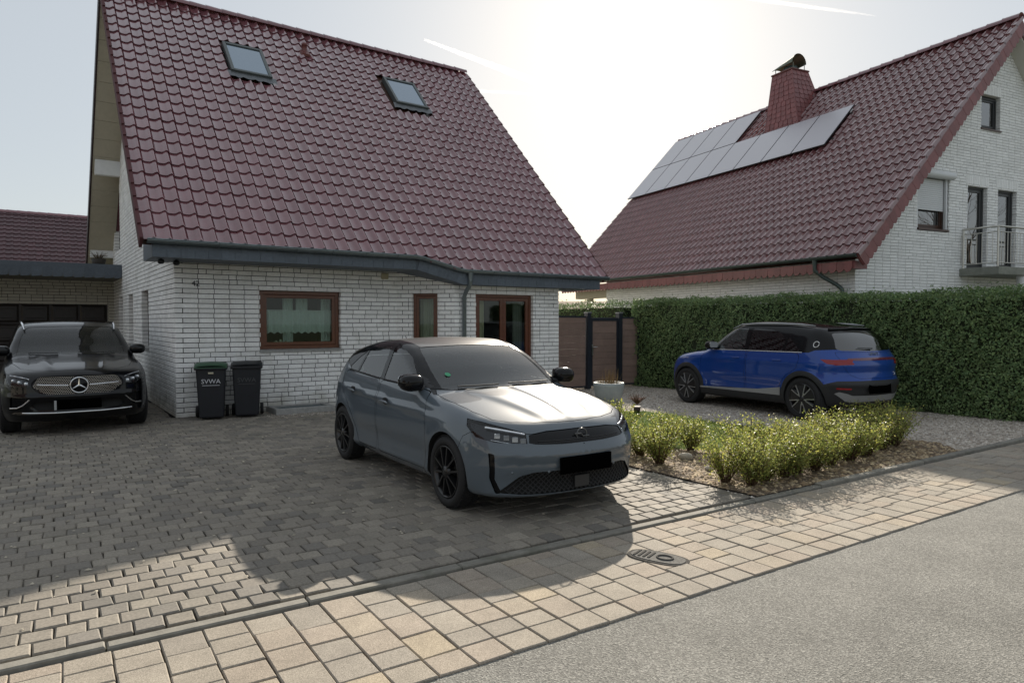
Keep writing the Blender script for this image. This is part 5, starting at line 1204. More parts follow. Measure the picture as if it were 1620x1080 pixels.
    b.cut([(.9,0),(3.4,0),(3.4,.37),(.9,.37)], 'side', 'cladding', ('body',), lambda p, n: p[1] > .45)
    b.cut([(3.55,0),(5,0),(5,.69),(4.08,.665),(3.90,.60),(3.86,.50)], 'side', 'cladding', ('body','under'), lambda p, n: p[0] > 3.6)
    b.cut([(-1,0),(.7,0),(.45,.40),(.2,.44),(-1,.46)], 'side', 'cladding', ('body','under'), lambda p, n: p[0] < .8)
    b.cut([(1.12,.345),(3.10,.365),(3.10,.50),(2.6,.43),(1.9,.395),(1.12,.37)], 'side', 'skirt', ('body','cladding'), lo)
    fd = rnd_poly([(1.18,.40),(2.28,.40),(2.30,1.085),(1.40,1.078),(1.20,1.0),(1.14,.7)], .05)
    rd = rnd_poly([(2.315,.40),(3.0,.42),(3.08,.55),(3.20,.70),(3.42,.83),(3.47,1.0),(3.42,1.093),(2.325,1.085)], .05)
    b.panel(fd, 'side', 'door_f', ('body',), lo); b.panel(rd, 'side', 'door_r', ('body',), lo)
    # tail: lamp cluster, lamp band, hatch seam
    rr = lambda p, n: p[0] > 3.55
    ob = lambda p: (p[1]*.80-p[0]*.60, p[2])       # oblique view of the rear corner
    lamp = rnd_poly([(.30-2.52,.955),(.38-2.52,1.0),(.86-2.52,1.01),(.86-2.52,1.0)], .01)
    b.cut(rnd_poly([(3.84,1.005),(4.02,1.0),(4.5,1.015),(4.5,.945),(4.06,.915),(3.95,.935)], .015), 'side', 'tail_lamp', ('body',), lambda p, n: p[1] > .50 and p[0] > 3.6)
    b.cut([(-.3,1.035),(.56,1.025),(.60,.995),(.44,.985),(-.3,.99)], 'front', 'lamp_band', ('body',), rr)
    b.panel(rnd_poly([(-.3,.705),(.40,.70),(.55,.76),(.66,.90),(.70,1.06),(.70,1.12),(-.3,1.12)], .03), 'front', 'tailgate', ('body',), rr, .004)
    b.cut(rnd_poly([(-.3,.335),(.52,.335),(.60,.35),(.77,.47),(.72,.50),(.62,.475),(.52,.44),(-.3,.43)], .012), 'front', 'skid', ('cladding',), rr)
    b.cut(rnd_poly([(.56,.53),(.76,.54),(.76,.565),(.56,.56)], .008), 'front', 'reflector', ('cladding',), rr)
    for q in b.Fc:
        sx = sum(b.P[i][0] for i in q[1])/len(q[1])
        if q[0] == 'body': q[0] = 'body_front' if sx < 1.12 else 'sill' if sx < 3.2 and sum(b.P[i][2] for i in q[1])/len(q[1]) < .75 else 'body_mid' if sx < 2.9 else 'body'
    car = thing('parked_car', 'blue crossover with black roof seen from behind beside the green hedge', 'car')
    m = MT; paint = mat('paint_blue', (.008, .055, .29), .32, .25, coat=1., spec=.15); clad = m['plastic']
    b.part('rear_body', 'body', paint, car); b.part('front_body', 'body_front', paint, car); b.part('sill_panel', 'sill', paint, car, 1); b.part('sill_panel', 'sill', paint, car, -1); b.part('waist_panel', 'body_mid', paint, car); b.part('hood', 'hood', paint, car); b.part('tailgate', 'tailgate', paint, car); b.part('roof', 'roof', m['gloss'], car)
    b.part('cladding', 'cladding', clad, car, off=.004); b.part('windscreen', 'windscreen', m['screen'], car, off=-.004); rg = b.part('rear_window', 'rear_glass', m['tint_rear'], car, off=-.004)
    b.part('panel_gaps', 'gap', m['under'], car, off=-.012); b.part('underbody', 'under', m['under'], car); b.part('lamp_band', 'lamp_band', mat('lamp_band_red', (.12, .025, .05), .1, coat=.8), car, off=.003)
    b.part('skid_plate', 'skid', m['satin'], car, off=.012)
    for sg in (1, -1):
        b.part('pillar', 'pillar', m['gloss'], car, sg); d1 = b.part('front_door', 'door_f', paint, car, sg); d2 = b.part('rear_door', 'door_r', paint, car, sg)
        b.part('side_window', 'glass_f', m['glass'], d1, sg, -.004); b.part('side_window', 'glass_r', m['tint'], d2, sg, -.004); b.part('quarter_window', 'glass_q', m['tint'], d2, sg, -.004)
        b.part('side_skirt', 'skirt', m['satin'], car, sg, .010); b.part('tail_lamp', 'tail_lamp', mat('tail_lamp_dark', (.26,.006,.010), .2, coat=.25), car, sg, .003); b.part('reflector', 'reflector', m['red'], car, sg, .008)
        w = MB(); w.tube(on_side(b, dens([(1.35,1.078),(2.4,1.088),(3.5,1.098)]), .003, sg), .008, 5); w.build('window_trim', m['chrome'], car)
        r = MB(); r.tube(on_top(b, [(S, sg*y) for S, y in ((1.75,.60),(2.0,.625),(2.4,.64),(2.9,.64),(3.3,.625),(3.55,.60))], .028), [.006,.015,.016,.016,.015,.006], 8); r.build('roof_rail', m['satin'], car)
        for s0, d in ((2.08, d1), (3.02, d2)):
            h = MB(); h.tube(on_side(b, [(s0-.09,.95),(s0+.09,.955)], .004, sg), .012, 6); h.build('door_handle', paint, d)
        e = MB(); pc = on_side(b, [(3.72+.045*math.cos(q), 1.235+.045*math.sin(q)) for q in np.linspace(.4, 2*math.pi+.1, 22)], .004, sg); e.tube(pc, .007, 6); e.build('pillar_emblem', m['white'], car)
    tx = text_mesh('smart', .09, .002, 'lettering'); tx.materials.append(m['chrome']); pz = b.at_rear(0, 1.005); o = link('lettering', tx, car, loc=(0, pz[0]+.008, 1.062), rot=(R(90-18), 0, math.pi))
    pz = on_rear(b, [(0, 1.065)], .006)[0]; o.location = pz
    e = MB(); pc = on_rear(b, [(-.50+.028*math.cos(q), .76+.028*math.sin(q)) for q in np.linspace(.5, 2*math.pi-.2, 18)], .004); e.tube(pc, .005, 6); e.build('tailgate_emblem', m['chrome'], car)
    number_plate(car, on_rear(b, [(0, .545)], .020)[0], (R(6), 0, 0), .53, .15, m['plate'])
    wp = MB(); wp.tube(on_rear(b, [(-.02,1.16),(.12,1.165),(.30,1.175)], .018), [.012,.008,.006], 6); wp.build('rear_wiper', m['plastic'], rg)
    sp = MB(); sp.tube(on_rear(b, dens([(-.52,1.465),(0,1.482),(.52,1.465)]), .012), .020, 8); sp.build('roof_spoiler', m['gloss'], car)
    mirror(car, b, 1.46, 1.11, m['gloss'], m['plastic'], (.095,.07,.065), .08)
    for s0 in (.80, 3.55):
        arch_liner(b, s0, .35, .375, m['under'], car)
        for sg in (1, -1): make_wheel(car, sg*(b.at_side(s0, .76)[1]-.006), s0, .348, .235, .247, 'aero', sg, m)
    cabin(car, m, 1.34, 1.95, .36, 1.07, .70, 3.8)
    return car
def black_suv():
    def hx(S, Y):
        on = 1/(1+np.exp(-(S-.28)/.05))*1/(1+np.exp((S-1.3)/.05))
        return on*(.016*np.exp(-((Y-.30-.10*S)/.05)**2))
    def fx(Y, Z):
        return .030*np.exp(-((Z-.44)/.05)**2)/(1+np.exp((Y-.55)/.04)) - .02*np.exp(-((Z-.30)/.035)**2) - .012*np.exp(-((Z-.55)/.035)**2)
    c = dict(L=4.72, W=.945, z0=.66,
        Wp=[(0,.74),(.3,.85),(.6,.91),(.9,.94),(1.5,.925),(2.6,.935),(3.7,.945),(4.2,.92),(4.72,.82)],
        sec=[(0,.12),(.2,.06),(.32,.02),(.48,0),(.62,0),(.78,.01),(.9,.03),(1,.06)],
        belt=[(0,.88),(.7,.96),(1.4,1.08),(2.7,1.11),(4.0,1.14),(4.72,1.12)], tumble=.36, tumble2=.3,
        H=[(0,.82),(.12,.885),(.25,.93),(.5,.975),(.9,1.03),(1.30,1.075),(1.42,1.11),(1.6,1.20),(1.9,1.38),(2.15,1.505),(2.4,1.575),(2.8,1.61),(3.4,1.605),(4.0,1.56),(4.72,1.44)],
        crown=[(0,.10),(.5,.06),(1.0,.045),(1.8,.03),(2.5,.05),(4.72,.06)], kw=[(0,0),(.4,.05),(1.1,.10),(1.5,.24),(2.1,.16),(2.5,0),(4.72,0)],
        Sf=[(0,.22),(.2,.08),(.32,.02),(.5,0),(.7,.01),(.84,.06),(.92,.12),(1.1,.3)], fp=(.40, 3.2),
        Sr=[(0,4.4),(.3,4.6),(.55,4.72),(.9,4.70),(1.1,4.64),(1.4,4.42),(1.6,4.25)], rp=(.32, 3.2),
        zb=[(0,.21),(.6,.19),(4.0,.22),(4.72,.30)], flare=[(.86,.36,.41,.014),(3.75,.36,.41,.014)], hx=hx, fx=fx, k1=.10, k2=.10, k3=.1)
    b = Body(c); ys = lambda p, n: p[1] > .4
    for s0 in (.86, 3.75): b.cut(circle(s0, .36, .395), 'side', 'hole', cond=ys)
    b.cut([(-1,0),(5,0),(5,.21),(-1,.21)], 'side', 'under', cond=lambda p, n: n[2] < -.5)
    sn = lambda p, n: abs(n[1]) > .3 and p[1] > .3
    fw = rnd_poly([(1.78,1.11),(2.60,1.13),(2.58,1.50),(2.30,1.47),(2.05,1.35)], .03); rw = rnd_poly([(2.70,1.13),(3.75,1.16),(3.62,1.42),(3.3,1.49),(2.68,1.505)], .04)
    for p, l in ((fw,'glass_f'),(rw,'glass_r')): b.cut(p, 'side', l, ('body',), sn)
    b.cut([(1.36,-.1),(1.40,.35),(1.52,.62),(1.60,.73),(1.9,.685),(2.18,.62),(2.26,.57),(2.22,.3),(2.21,-.1)], 'top', 'windscreen', ('body',), lambda p, n: p[2] > 1.0 and n[2] > .2)
    b.cut([(2.1,-.1),(2.1,.9),(4.4,.9),(4.4,-.1)], 'top', 'roof', ('body',), lambda p, n: p[2] > 1.35 and n[2] > .72)
    b.panel([(.17,-.1),(.20,.3),(.30,.52),(.50,.68),(.95,.78),(1.50,.80),(1.56,.73),(1.40,.35),(1.34,-.1)], 'top', 'hood', cond=lambda p, n: p[2] > .75 and n[2] > .3 and p[0] < 1.7)
    fd = rnd_poly([(1.55,.34),(2.62,.34),(2.65,1.12),(1.75,1.10),(1.56,1.03),(1.5,.7)], .05); rd = rnd_poly([(2.66,.34),(3.25,.36),(3.4,.6),(3.7,.8),(3.8,1.14),(2.68,1.12)], .05)
    lo = lambda p, n: p[1] > .5 and abs(n[1]) > .3
    b.panel(fd, 'side', 'door_f', ('body',), lo); b.panel(rd, 'side', 'door_r', ('body',), lo)
    fr = lambda p, n: p[0] < .75 and n[2] < .85; dg = lambda p: (p[1]*.92+p[0]*.38, p[2])
    b.panel(rnd_poly([(.575,.70),(.60,.79),(.74,.845),(.92,.865),(1.02,.86),(1.03,.81),(.98,.74),(.80,.69)], .02), dg, 'headlight', cond=fr, gap=.004)
    b.panel(rnd_poly([(-.3,.575),(.36,.58),(.47,.60),(.545,.67),(.565,.735),(.52,.80),(.42,.835),(-.3,.845)], .04), 'front', 'grille', cond=fr, gap=.004)
    b.cut(rnd_poly([(-.3,.485),(.50,.48),(.56,.44),(.50,.37),(-.3,.36)], .02), 'front', 'lower_grille', cond=fr)
    b.cut(rnd_poly([(.62,.53),(.80,.56),(.80,.40),(.68,.39)], .02), 'front', 'vent', cond=lambda p, n: p[0] < .75)
    b.panel([(-1,0),(.60,0),(.58,.62),(.5,.68),(-1,.68)], 'side', 'front_bumper', ('body',), lambda p, n: p[0] < .62, .004)
    car = thing('parked_car', 'black chrome-trimmed SUV parked nose-out in front of the garage', 'car')
    m = MT; paint = mat('paint_black', (.002, .0024, .0034), .3, coat=.6, spec=.1)
    for n, l, mt, of in (('body_shell','body',paint,0),('hood','hood',paint,0),('front_bumper','front_bumper',paint,0),('roof','roof',paint,0),('windscreen','windscreen',glass('dark_screen_glass', (.35,.38,.40), 1.5, dust=.05),-.004),('panel_gaps','gap',m['under'],-.012),('underbody','under',m['under'],0)):
        b.part(n, l, mt, car, off=of)
    gr = b.part('grille', 'grille', m['gloss'], car, off=-.015); lg = b.part('lower_grille', 'lower_grille', m['under'], car, off=-.02)
    # star-dot pattern of the grille
    mb = MB(); pts = []
    r0 = 0
    for iz in range(13):
        z = .592+iz*.0195
        for iy in range(-26, 27):
            y = iy*.0215+(.01075 if iz % 2 else 0); lim = .40+.16*min(1, (z-.57)/.13) if z < .74 else .55-.5*(z-.74)
            if abs(y) < lim-.02 and y*y+(z-.705)**2 > .016: pts.append((y, z))
    for p in on_front(b, pts, -.010): mb.box(p.x-.0042, p.x+.0042, p.y-.004, p.y+.004, p.z-.0042, p.z+.0042)
    mb.build('grille_pattern', m['chrome'], gr, kind='stuff')
    for sg in (1, -1):
        q = MB(); q.tube(on_front(b, dens([(sg*.13,.705),(sg*.30,.712),(sg*.49,.725)]), .002), [.010]*len(dens([(sg*.13,.705),(sg*.30,.712),(sg*.49,.725)])), 6); q.build('grille_bar', m['chrome'], gr)
        q = MB(); pl = dens([(sg*.58,.52),(sg*.66,.44),(sg*.72,.405),(sg*.80,.40)]); q.tube(on_front(b, pl, .004), .010, 6); q.build('chrome_fin', m['chrome'], car)
        d1 = b.part('front_door', 'door_f', paint, car, sg); d2 = b.part('rear_door', 'door_r', paint, car, sg)
        b.part('side_window', 'glass_f', m['glass'], d1, sg, -.004); b.part('side_window', 'glass_r', m['tint'], d2, sg, -.004)
        h = b.part('headlight', 'headlight', m['lens'], car, sg); b.part('lamp_housing', 'headlight', m['lampwell'], h, sg, -.035)
        for k, (y, z) in enumerate(((.62,.745),(.70,.765),(.77,.785))):
            bx = MB(); ellipsoid(bx, tuple(on_front(b, [(sg*y, z)], -.022)[0]), (.030, .02, .026), 3); bx.build('lamp_module', m['lampwhite'], h)
        t = MB(); t.tube(on_front(b, [(sg*y, z) for y, z in ((.58,.80),(.66,.826),(.74,.843),(.80,.852))], -.006), .008, 6); t.build('running_light', m['lampwhite'], h)
        b.part('air_vent', 'vent', m['gloss'], car, sg, -.015)
        r = MB(); r.tube(on_top(b, [(S, sg*y) for S, y in ((2.12,.625),(2.3,.64),(2.8,.66),(3.4,.66),(3.9,.62))], .035), [.008,.02,.02,.02,.008], 8); r.build('roof_rail', m['chrome'], car)
        w = MB(); w.tube(on_top(b, [(S, sg*y) for S, y in ((1.40,.06 if sg > 0 else .2),(1.43,.34),(1.52,.58))], .014), .008, 6); w.build('wiper', m['plastic'], car)
    q = MB(); q.tube(on_front(b, dens([(-.66,.335),(-.3,.325),(.3,.325),(.66,.335)]), .006), .012, 6); q.build('chrome_strip', m['chrome'], car)
    ce = b.loc(b.at_front(0, .705), 1, .012); e = MB(); dsk = MB(); dsk.lathe([(.0005, -.012), (.105, -.012), (.118, .0), (.12, .03)], 40, 'y', M=Matrix.Translation(ce)); dsk.build('emblem_disc', m['gloss'], car)
    e.tube([(ce.x+.108*math.cos(q), ce.y-.014, ce.z+.108*math.sin(q)) for q in np.linspace(0, 2*math.pi, 41)], .010, 6)
    for k in range(3):
        a = R(90+120*k); l = Vector((math.cos(a), 0, math.sin(a))); s_ = Vector((-l.z, 0, l.x)); o_ = Vector((ce.x, ce.y-.016, ce.z))
        e.add([tuple(o_+s_*.016-l*.004), tuple(o_+l*.108), tuple(o_-s_*.016-l*.004), tuple(o_+Vector((0,-.012,0)))], [(0,1,3),(1,2,3)])
    e.build('star_emblem', m['chrome'], car)
    number_plate(car, b.loc(b.at_front(0, .43), 1, .03), (R(-2), 0, 0), .54, .135, m['plate'])
    f = MB(); pz = b.loc(b.at_front(0, .43), 1, .024); f.bbox(-.30, -.272, -.008, .004, -.065, .065, .003); o = f.build('plate_frame', m['satin'], car); o.location = pz
    rv = MB(); ellipsoid(rv, tuple(b.loc(b.at_top(2.12, 0), 1, -.06)), (.13, .06, .045), 3); rv.build('rear_view_mirror', m['trim'], car)
    mirror(car, b, 1.66, 1.10, paint, m['plastic'], (.10,.07,.07), .08)
    for s0 in (.86, 3.75):
        arch_liner(b, s0, .36, .395, m['under'], car)
        for sg in (1, -1): make_wheel(car, sg*(b.at_side(s0, .8)[1]-.006), s0, .365, .255, .245, 'plain', sg, m)
    cabin(car, m, 1.64, 2.3, .38, 1.08, .72, 4.3)
    return car
def place(car, contact, lat, s_ax, ang, z=0):
    ca, sa = math.cos(ang), math.sin(ang)
    car.rotation_euler = (0, 0, ang); car.location = (contact[0]-(ca*lat-sa*s_ax), contact[1]-(sa*lat+ca*s_ax), z)
# ------------------------------------------------------------------ hedge, gate, shrubs, bins, pot
def leaf_cloud(name, C, Nn, mt, parent, size=(.03, .055), wid=.5, spread=.5, kind='stuff'):
    """leaf-shaped faces (two triangles folded on the midrib) at points C, turned about normals Nn"""
    n = len(C); L = rng.uniform(size[0], size[1], n)[:, None]; W = L*wid
    a = rng.normal(0, 1, (n, 3)); T = np.cross(a, Nn+rng.normal(0, spread, (n, 3))); T /= np.linalg.norm(T, axis=1, keepdims=True)+1e-9
    B = np.cross(Nn+rng.normal(0, spread, (n, 3)), T); B /= np.linalg.norm(B, axis=1, keepdims=True)+1e-9; U = np.cross(T, B)
    V = np.stack([C-T*L*.5, C+B*W*.5+U*W*.15, C+T*L*.5, C-B*W*.5+U*W*.15], 1).reshape(-1, 3)
    F3 = (np.array([(0,1,2),(0,2,3)])[None]+np.arange(n)[:,None,None]*4).reshape(-1, 3)
    return raw_mesh(name, V, F3, mt, parent, kind)
def foliage(name, cols, rough=.5, trans=.35, rnd=.3):
    k = len(cols); return mat(name, cols[0], rough, pal=[(i/k, c) for i, c in enumerate(cols)], rnd=rnd, trans=trans, spec=.35)
def hedge(name, label, a, b, th, h, mt, n, size, core):
    a = Vector((a[0], a[1], 0)); b = Vector((b[0], b[1], 0)); d = (b-a); L = d.length; d.normalize(); nr = Vector((d.y, -d.x, 0))   # nr points to the right of a->b
    root = thing(name, label, 'hedge', a); M = Matrix((( d.x, nr.x, 0, 0), (d.y, nr.y, 0, 0), (0, 0, 1, 0), (0, 0, 0, 1)))
    m = MB(); m.box(0.06, L-.06, -th/2+.10, th/2-.10, 0, h-.12, M); m.build('branch_core', core, root)
    A = np.array([L*h, L*h, L*th, th*h, th*h]); A = A/A.sum(); k = rng.choice(5, n, p=A); u = rng.random(n); v = rng.random(n); C = np.zeros((n, 3)); Nn = np.zeros((n, 3)); dep = np.abs(rng.normal(0, .055, n))-.03
    wob = lambda x, z: .05*np.sin(x*1.7+z*1.3)+.04*np.sin(x*4.3-z*3.1)+.03*np.sin(x*9+z*7)+.02*np.sin(x*23-z*17)
    dep = np.where(rng.random(n) < .02, -rng.random(n)*.14, dep)      # stray shoots
    for q, sg in ((0, 1), (1, -1)):
        s = k == q; x = u[s]*L; z = v[s]*h; C[s] = np.stack([x, sg*(th/2-dep[s]+wob(x, z)), z], 1); Nn[s] = (0, sg, .25)
    s = k == 2; x = u[s]*L; y = (v[s]-.5)*th; C[s] = np.stack([x, y, h-dep[s]+wob(x, y*3)*.8], 1); Nn[s] = (0, 0, 1)
    for q, xx, sg in ((3, 0, -1), (4, L, 1)):
        s = k == q; C[s] = np.stack([xx-sg*dep[s], (u[s]-.5)*th, v[s]*h], 1); Nn[s] = (sg, 0, .2)
    R3 = np.array(M.to_3x3()); leaf_cloud('leaves', C @ R3.T, Nn @ R3.T, mt, root, size)
    return root
M_core = mat('hedge_core', (.025,.035,.015), .95)
hedge('hedge', 'tall dense dark green clipped hedge along the gravel yard behind the blue car', (12.98,12.4), (13.55,3.9), 1.0, 2.10, foliage('hedge_leaf', [(.16,.25,.105),(.20,.295,.12),(.13,.215,.09),(.235,.325,.13),(.18,.245,.105)], .45, .35), 110000, (.035,.068), M_core)
hedge('hedge', 'dark green hedge continuing behind the gate to the neighbouring house', (12.5,18.0), (12.75,12.6), .9, 2.08, foliage('hedge_leaf_back', [(.11,.19,.07),(.14,.21,.08),(.09,.15,.06)], .55, .25), 16000, (.04,.07), M_core)
hedge('hedge', 'yellow-green hedge top showing over the brown fence next to the house wall', (12.0,16.0), (9.6,16.0), .8, 2.0, foliage('hedge_leaf_yellow', [(.20,.22,.035),(.26,.27,.05),(.14,.17,.035)], .55, .3), 9000, (.04,.07), M_core)

M_plank = mat('wpc_brown', (.24,.165,.135), .6, rnd=.10, noise=(5, .12), bump=(40, .15, .003)); M_post = mat('anthracite', (.032,.038,.052), .4, .3)
FY = 12.32
def planks(parent, x0, x1, z0, z1, y0, y1, n=11):
    h = (z1-z0)/n; m = MB(); m.bbox(0, 1, -.012, .012, 0, h-.002, .005); me = m.mesh('plank', M_plank, True)
    for k in range(n): o = link('plank', me, parent, loc=(x0, y0, z0+k*h), rot=(0, 0, math.atan2(y1-y0, x1-x0))); o.scale = (math.hypot(x1-x0, y1-y0), 1, 1)
    for z in (z0, z1): t = MB(); t.hexa([(x0,y0-.022,z-.02),(x1,y1-.022,z-.02),(x1,y1+.022,z-.02),(x0,y0+.022,z-.02)], [(x0,y0-.022,z+.02),(x1,y1-.022,z+.02),(x1,y1+.022,z+.02),(x0,y0+.022,z+.02)]); t.build('rail', M_post, parent)
fp = thing('fence_panel', 'brown plank fence panel between the house corner and the gate', 'fence', (0, 0, 0)); planks(fp, 9.56, 10.86, .06, 1.72, FY, FY)
fp2 = thing('fence_panel', 'narrow brown plank fence panel between the gate and the hedge', 'fence', (0, 0, 0)); planks(fp2, 12.02, 12.50, .06, 1.70, FY, FY-.10)
q = MB(); q.bbox(12.49, 12.56, FY-.14, FY-.07, 0, 1.74, .006); q.build('end_post', M_post, fp2)
gt = thing('garden_gate', 'brown plank garden gate with anthracite frame and lever handle', 'gate', (0, 0, 0))
planks(gt, 11.06, 11.88, .10, 1.64, FY, FY, 10)
q = MB(); bar_frame(q, 11.03, 11.91, .06, 1.70, FY-.025, FY+.025, .045, Matrix.Identity(4)); q.build('gate_frame', M_post, gt)
q = MB(); q.bbox(11.035, 11.075, FY-.045, FY-.03, .80, 1.06, .004); q.tube([(11.055,FY-.04,1.0),(11.055,FY-.085,1.0),(11.18,FY-.085,1.0)], .010, 8); q.build('handle', mat('handle_steel', (.45,.45,.45), .3, .9), gt)
for x, lb in ((10.94, 'thick anthracite gate post on the latch side beside the wide fence panel'), (11.97, 'thick anthracite gate post on the hinge side near the hedge')):
    p = thing('gate_post', lb, 'post', (x, FY-.0, 0), 0, 'gate posts'); q = MB(); q.bbox(-.06, .06, -.06, .06, 0, 1.80, .006); q.build('shaft', M_post, p); q = MB(); q.bbox(-.07, .07, -.07, .07, 1.80, 1.835, .008); q.build('cap', mat('post_cap', (.20,.21,.22), .4, .4) if 'post_cap' not in bpy.data.materials else bpy.data.materials['post_cap'], p)

M_shl = [foliage('shrub_leaf_a', [(.36,.38,.085),(.27,.32,.08),(.46,.44,.13),(.20,.25,.06)], .45, .55), foliage('shrub_leaf_b', [(.32,.36,.09),(.25,.29,.075),(.42,.41,.10),(.17,.21,.055)], .45, .55)]
M_stem = mat('shrub_stem', (.10,.060,.032), .9)
def shrub_meshes(seed, h, w, n_st, mtl):
    rs = random.Random(seed); st = MB(); C = []; Nn = []
    for k in range(n_st):
        a = rs.uniform(0, 6.28); r = w*rs.uniform(.2, 1.0)*.5; hh = h*rs.uniform(.6, 1.08); b0 = Vector((.05*math.cos(a)*rs.random(), .05*math.sin(a)*rs.random(), 0))
        p1 = b0+Vector((r*.35*math.cos(a), r*.35*math.sin(a), hh*.45)); p2 = b0+Vector((r*math.cos(a+.3), r*math.sin(a+.3), hh)); pts = []
        for t in np.linspace(0, 1, 6): pts.append(b0*(1-t)**2+p1*2*t*(1-t)+p2*t*t)
        st.tube([tuple(p) for p in pts], [.005,.0045,.004,.003,.0025,.0015], 4, False)
        for j in range(52):
            t = rs.uniform(.22, 1.0)**.85; i = min(4, int(t*5)); p = pts[i].lerp(pts[i+1], t*5-i); jit = .045*(1.1-.5*t)
            C.append((p.x+rs.gauss(0, jit), p.y+rs.gauss(0, jit), max(.02, p.z+rs.gauss(0, jit*.7)))); Nn.append((rs.gauss(0, .5)+math.cos(a)*.5, rs.gauss(0, .5)+math.sin(a)*.5, 1.))
    return st, np.array(C), np.array(Nn)
spots = [(5.93,5.74),(5.77,5.28),(6.70,6.00),(6.66,5.60),(5.62,4.28),(5.72,4.06),(5.99,4.10),(6.29,4.08),(6.55,4.10),(6.88,4.09),(7.26,4.12),(7.68,4.14),(8.12,4.19),(8.68,4.28),(6.45,4.66),(6.88,4.60),(7.39,4.62),(8.07,4.66),(8.75,4.66),(9.25,4.62),(5.80,6.3),(6.2,6.5),(9.05,4.30)]
proto = []
for k in range(6):
    st, C, Nn = shrub_meshes(40+k, .46, .66, 54 if k % 2 else 46, None); proto.append((st.mesh('stems', M_stem), C, Nn))
leafme = []
for k, (sm_, C, Nn) in enumerate(proto):
    o = leaf_cloud('foliage', C, Nn, M_shl[k % 2], None, (.015, .034), .60, .5, None); leafme.append(o.data); bpy.data.objects.remove(o)
where = ['at the corner of the driveway edge', 'in the row along the kerb', 'at the back of the planting bed by the lawn']
spots_l = ['beside the grey car bumper, farther back', 'nearest the grey car front bumper', 'by the lawn edge, left of the blue car front wheel', 'standing alone between lawn and driveway edge', 'sparse one at the driveway corner of the bed, standing slightly apart', 'dense low one in front at the bed corner nearest the kerb']
n_row = 0
for i, (x, y) in enumerate(spots):
    if i < len(spots_l): lb = 'small yellow-green shrub '+spots_l[i]
    elif i in (20, 21): lb = 'small shrub half hidden behind the grey car headlight, '+('left' if i == 20 else 'right')+' one'
    else:
        row = 'front' if y < 4.4 else 'back'; lb = None
    if lb is None:
        same = sorted([s for j, s in enumerate(spots) if j >= len(spots_l) and j not in (20, 21) and (s[1] < 4.4) == (y < 4.4)]); r_ = same.index((x, y)); od = ['leftmost','second','third','fourth','fifth','sixth','seventh','eighth','ninth','tenth'][r_]
        lb = f'yellow-green leafy shrub, {od} from the left in the {"kerb side" if y < 4.4 else "lawn side"} row of the bed'
    t = thing('shrub', lb, 'shrub', (x, y, .01), random.uniform(0, 6.28), 'low shrubs in the planting bed'); s = random.uniform(.88, 1.1)*(1.05 if i > 10 else .92 if i < 5 else 1.); t.scale = (s, s, s*random.uniform(.92, 1.06)); k = i % 6
    link('stems', proto[k][0], t); link('foliage', leafme[k], t, 'stuff')
for (x, y, r_, lb) in ((6.20,5.28,.085,'rounded pale stone lying in the planting bed, left of the pair'),(6.40,5.05,.07,'rounded pale stone lying in the planting bed, right of the pair'),(5.95,4.75,.05,'small pale stone in the bark mulch near the driveway edge')):
    m = MB(); ellipsoid(m, (0,0,r_*.35), (r_, r_*.75, r_*.6), 2.2, 12, 7); m.v = [(a+random.gauss(0,.004), b+random.gauss(0,.004), c) for a, b, c in m.v]; o = m.build('stone', mat('bed_stone', (.42,.38,.32), .9, noise=(20, .2)), None); o.location = (x, y, .01); o.rotation_euler = (0, 0, random.random()*3); tag(o, lb, 'stone', 'stones in the bed')
# wheelie bins
M_bin = mat('bin_black', (.010,.012,.017), .5, noise=(12, .15)); M_lidg = mat('bin_lid_green', (.020,.075,.035), .45); M_lidk = mat('bin_lid_black', (.014,.016,.020), .45)
def wheelie_bin(label, x, y, rz, lid, txt, tcol):
    b = thing('wheelie_bin', label, 'bin', (x, y, 0), rz, 'wheelie bins by the wall'); m = MB()
    m.hexa([(-.185,-.20,.03),(.185,-.20,.03),(.185,.19,.03),(-.185,.19,.03)], [(-.225,-.255,.84),(.225,-.255,.84),(.225,.235,.84),(-.225,.235,.84)]); m.bbox(-.14, .14, -.275, -.23, .60, .84, .01) if 0 else None
    body = m.build('body', M_bin, b); bm_ = body.modifiers.new('bevel', 'BEVEL'); bm_.width = .03; bm_.segments = 3
    r = MB(); bar = [(-.25,-.285,.82),(.25,-.285,.82),(.25,.26,.82),(-.25,.26,.82)]; r.hexa(bar, [(p[0], p[1], .868) for p in bar]); o = r.build('rim', M_bin, b); md = o.modifiers.new('bevel', 'BEVEL'); md.width = .015; md.segments = 2
    l = MB(); n = 10; vs = []
    for i in range(n+1):
        t = i/n; yy = -.29+.56*t; zz = .872+.055*math.sin(math.pi*min(1, t*1.05))**.7
        for xx, dz in ((-.245, -.012), (-.18, .012), (0, .02), (.18, .012), (.245, -.012)): vs.append((xx, yy, zz+dz))
    l.add(vs, [(i*5+j, i*5+j+1, i*5+j+6, i*5+j+5) for i in range(n) for j in range(4)], True); l.box(-.245, .245, -.29, .27, .850, .866); l.build('lid', lid, b)
    h = MB(); h.tube([(-.22,.26,.86),(-.22,.33,.90),(.22,.33,.90),(.22,.26,.86)], .016, 8); h.build('handle', M_bin, b)
    for sx in (-1, 1): w = MB(); w.lathe([(.02,-.025),(.085,-.025),(.10,-.012),(.10,.012),(.085,.025),(.02,.025)], 20, 'x', M=Matrix.Translation((sx*.23,.20,.10))); w.build('wheel', MT['rubber'], b)
    tm = text_mesh(txt, .105, .001, 'lettering'); tm.materials.append(tcol); tilt = math.atan2(.055, .81); link('lettering', tm, b, loc=(0, -.252, .60), rot=(R(90)+tilt, 0, 0))
    u = MB(); u.box(-.13, .13, -.2485, -.2465, .565, .572); u.build('underline', tcol, b)
    return b
car_mats()
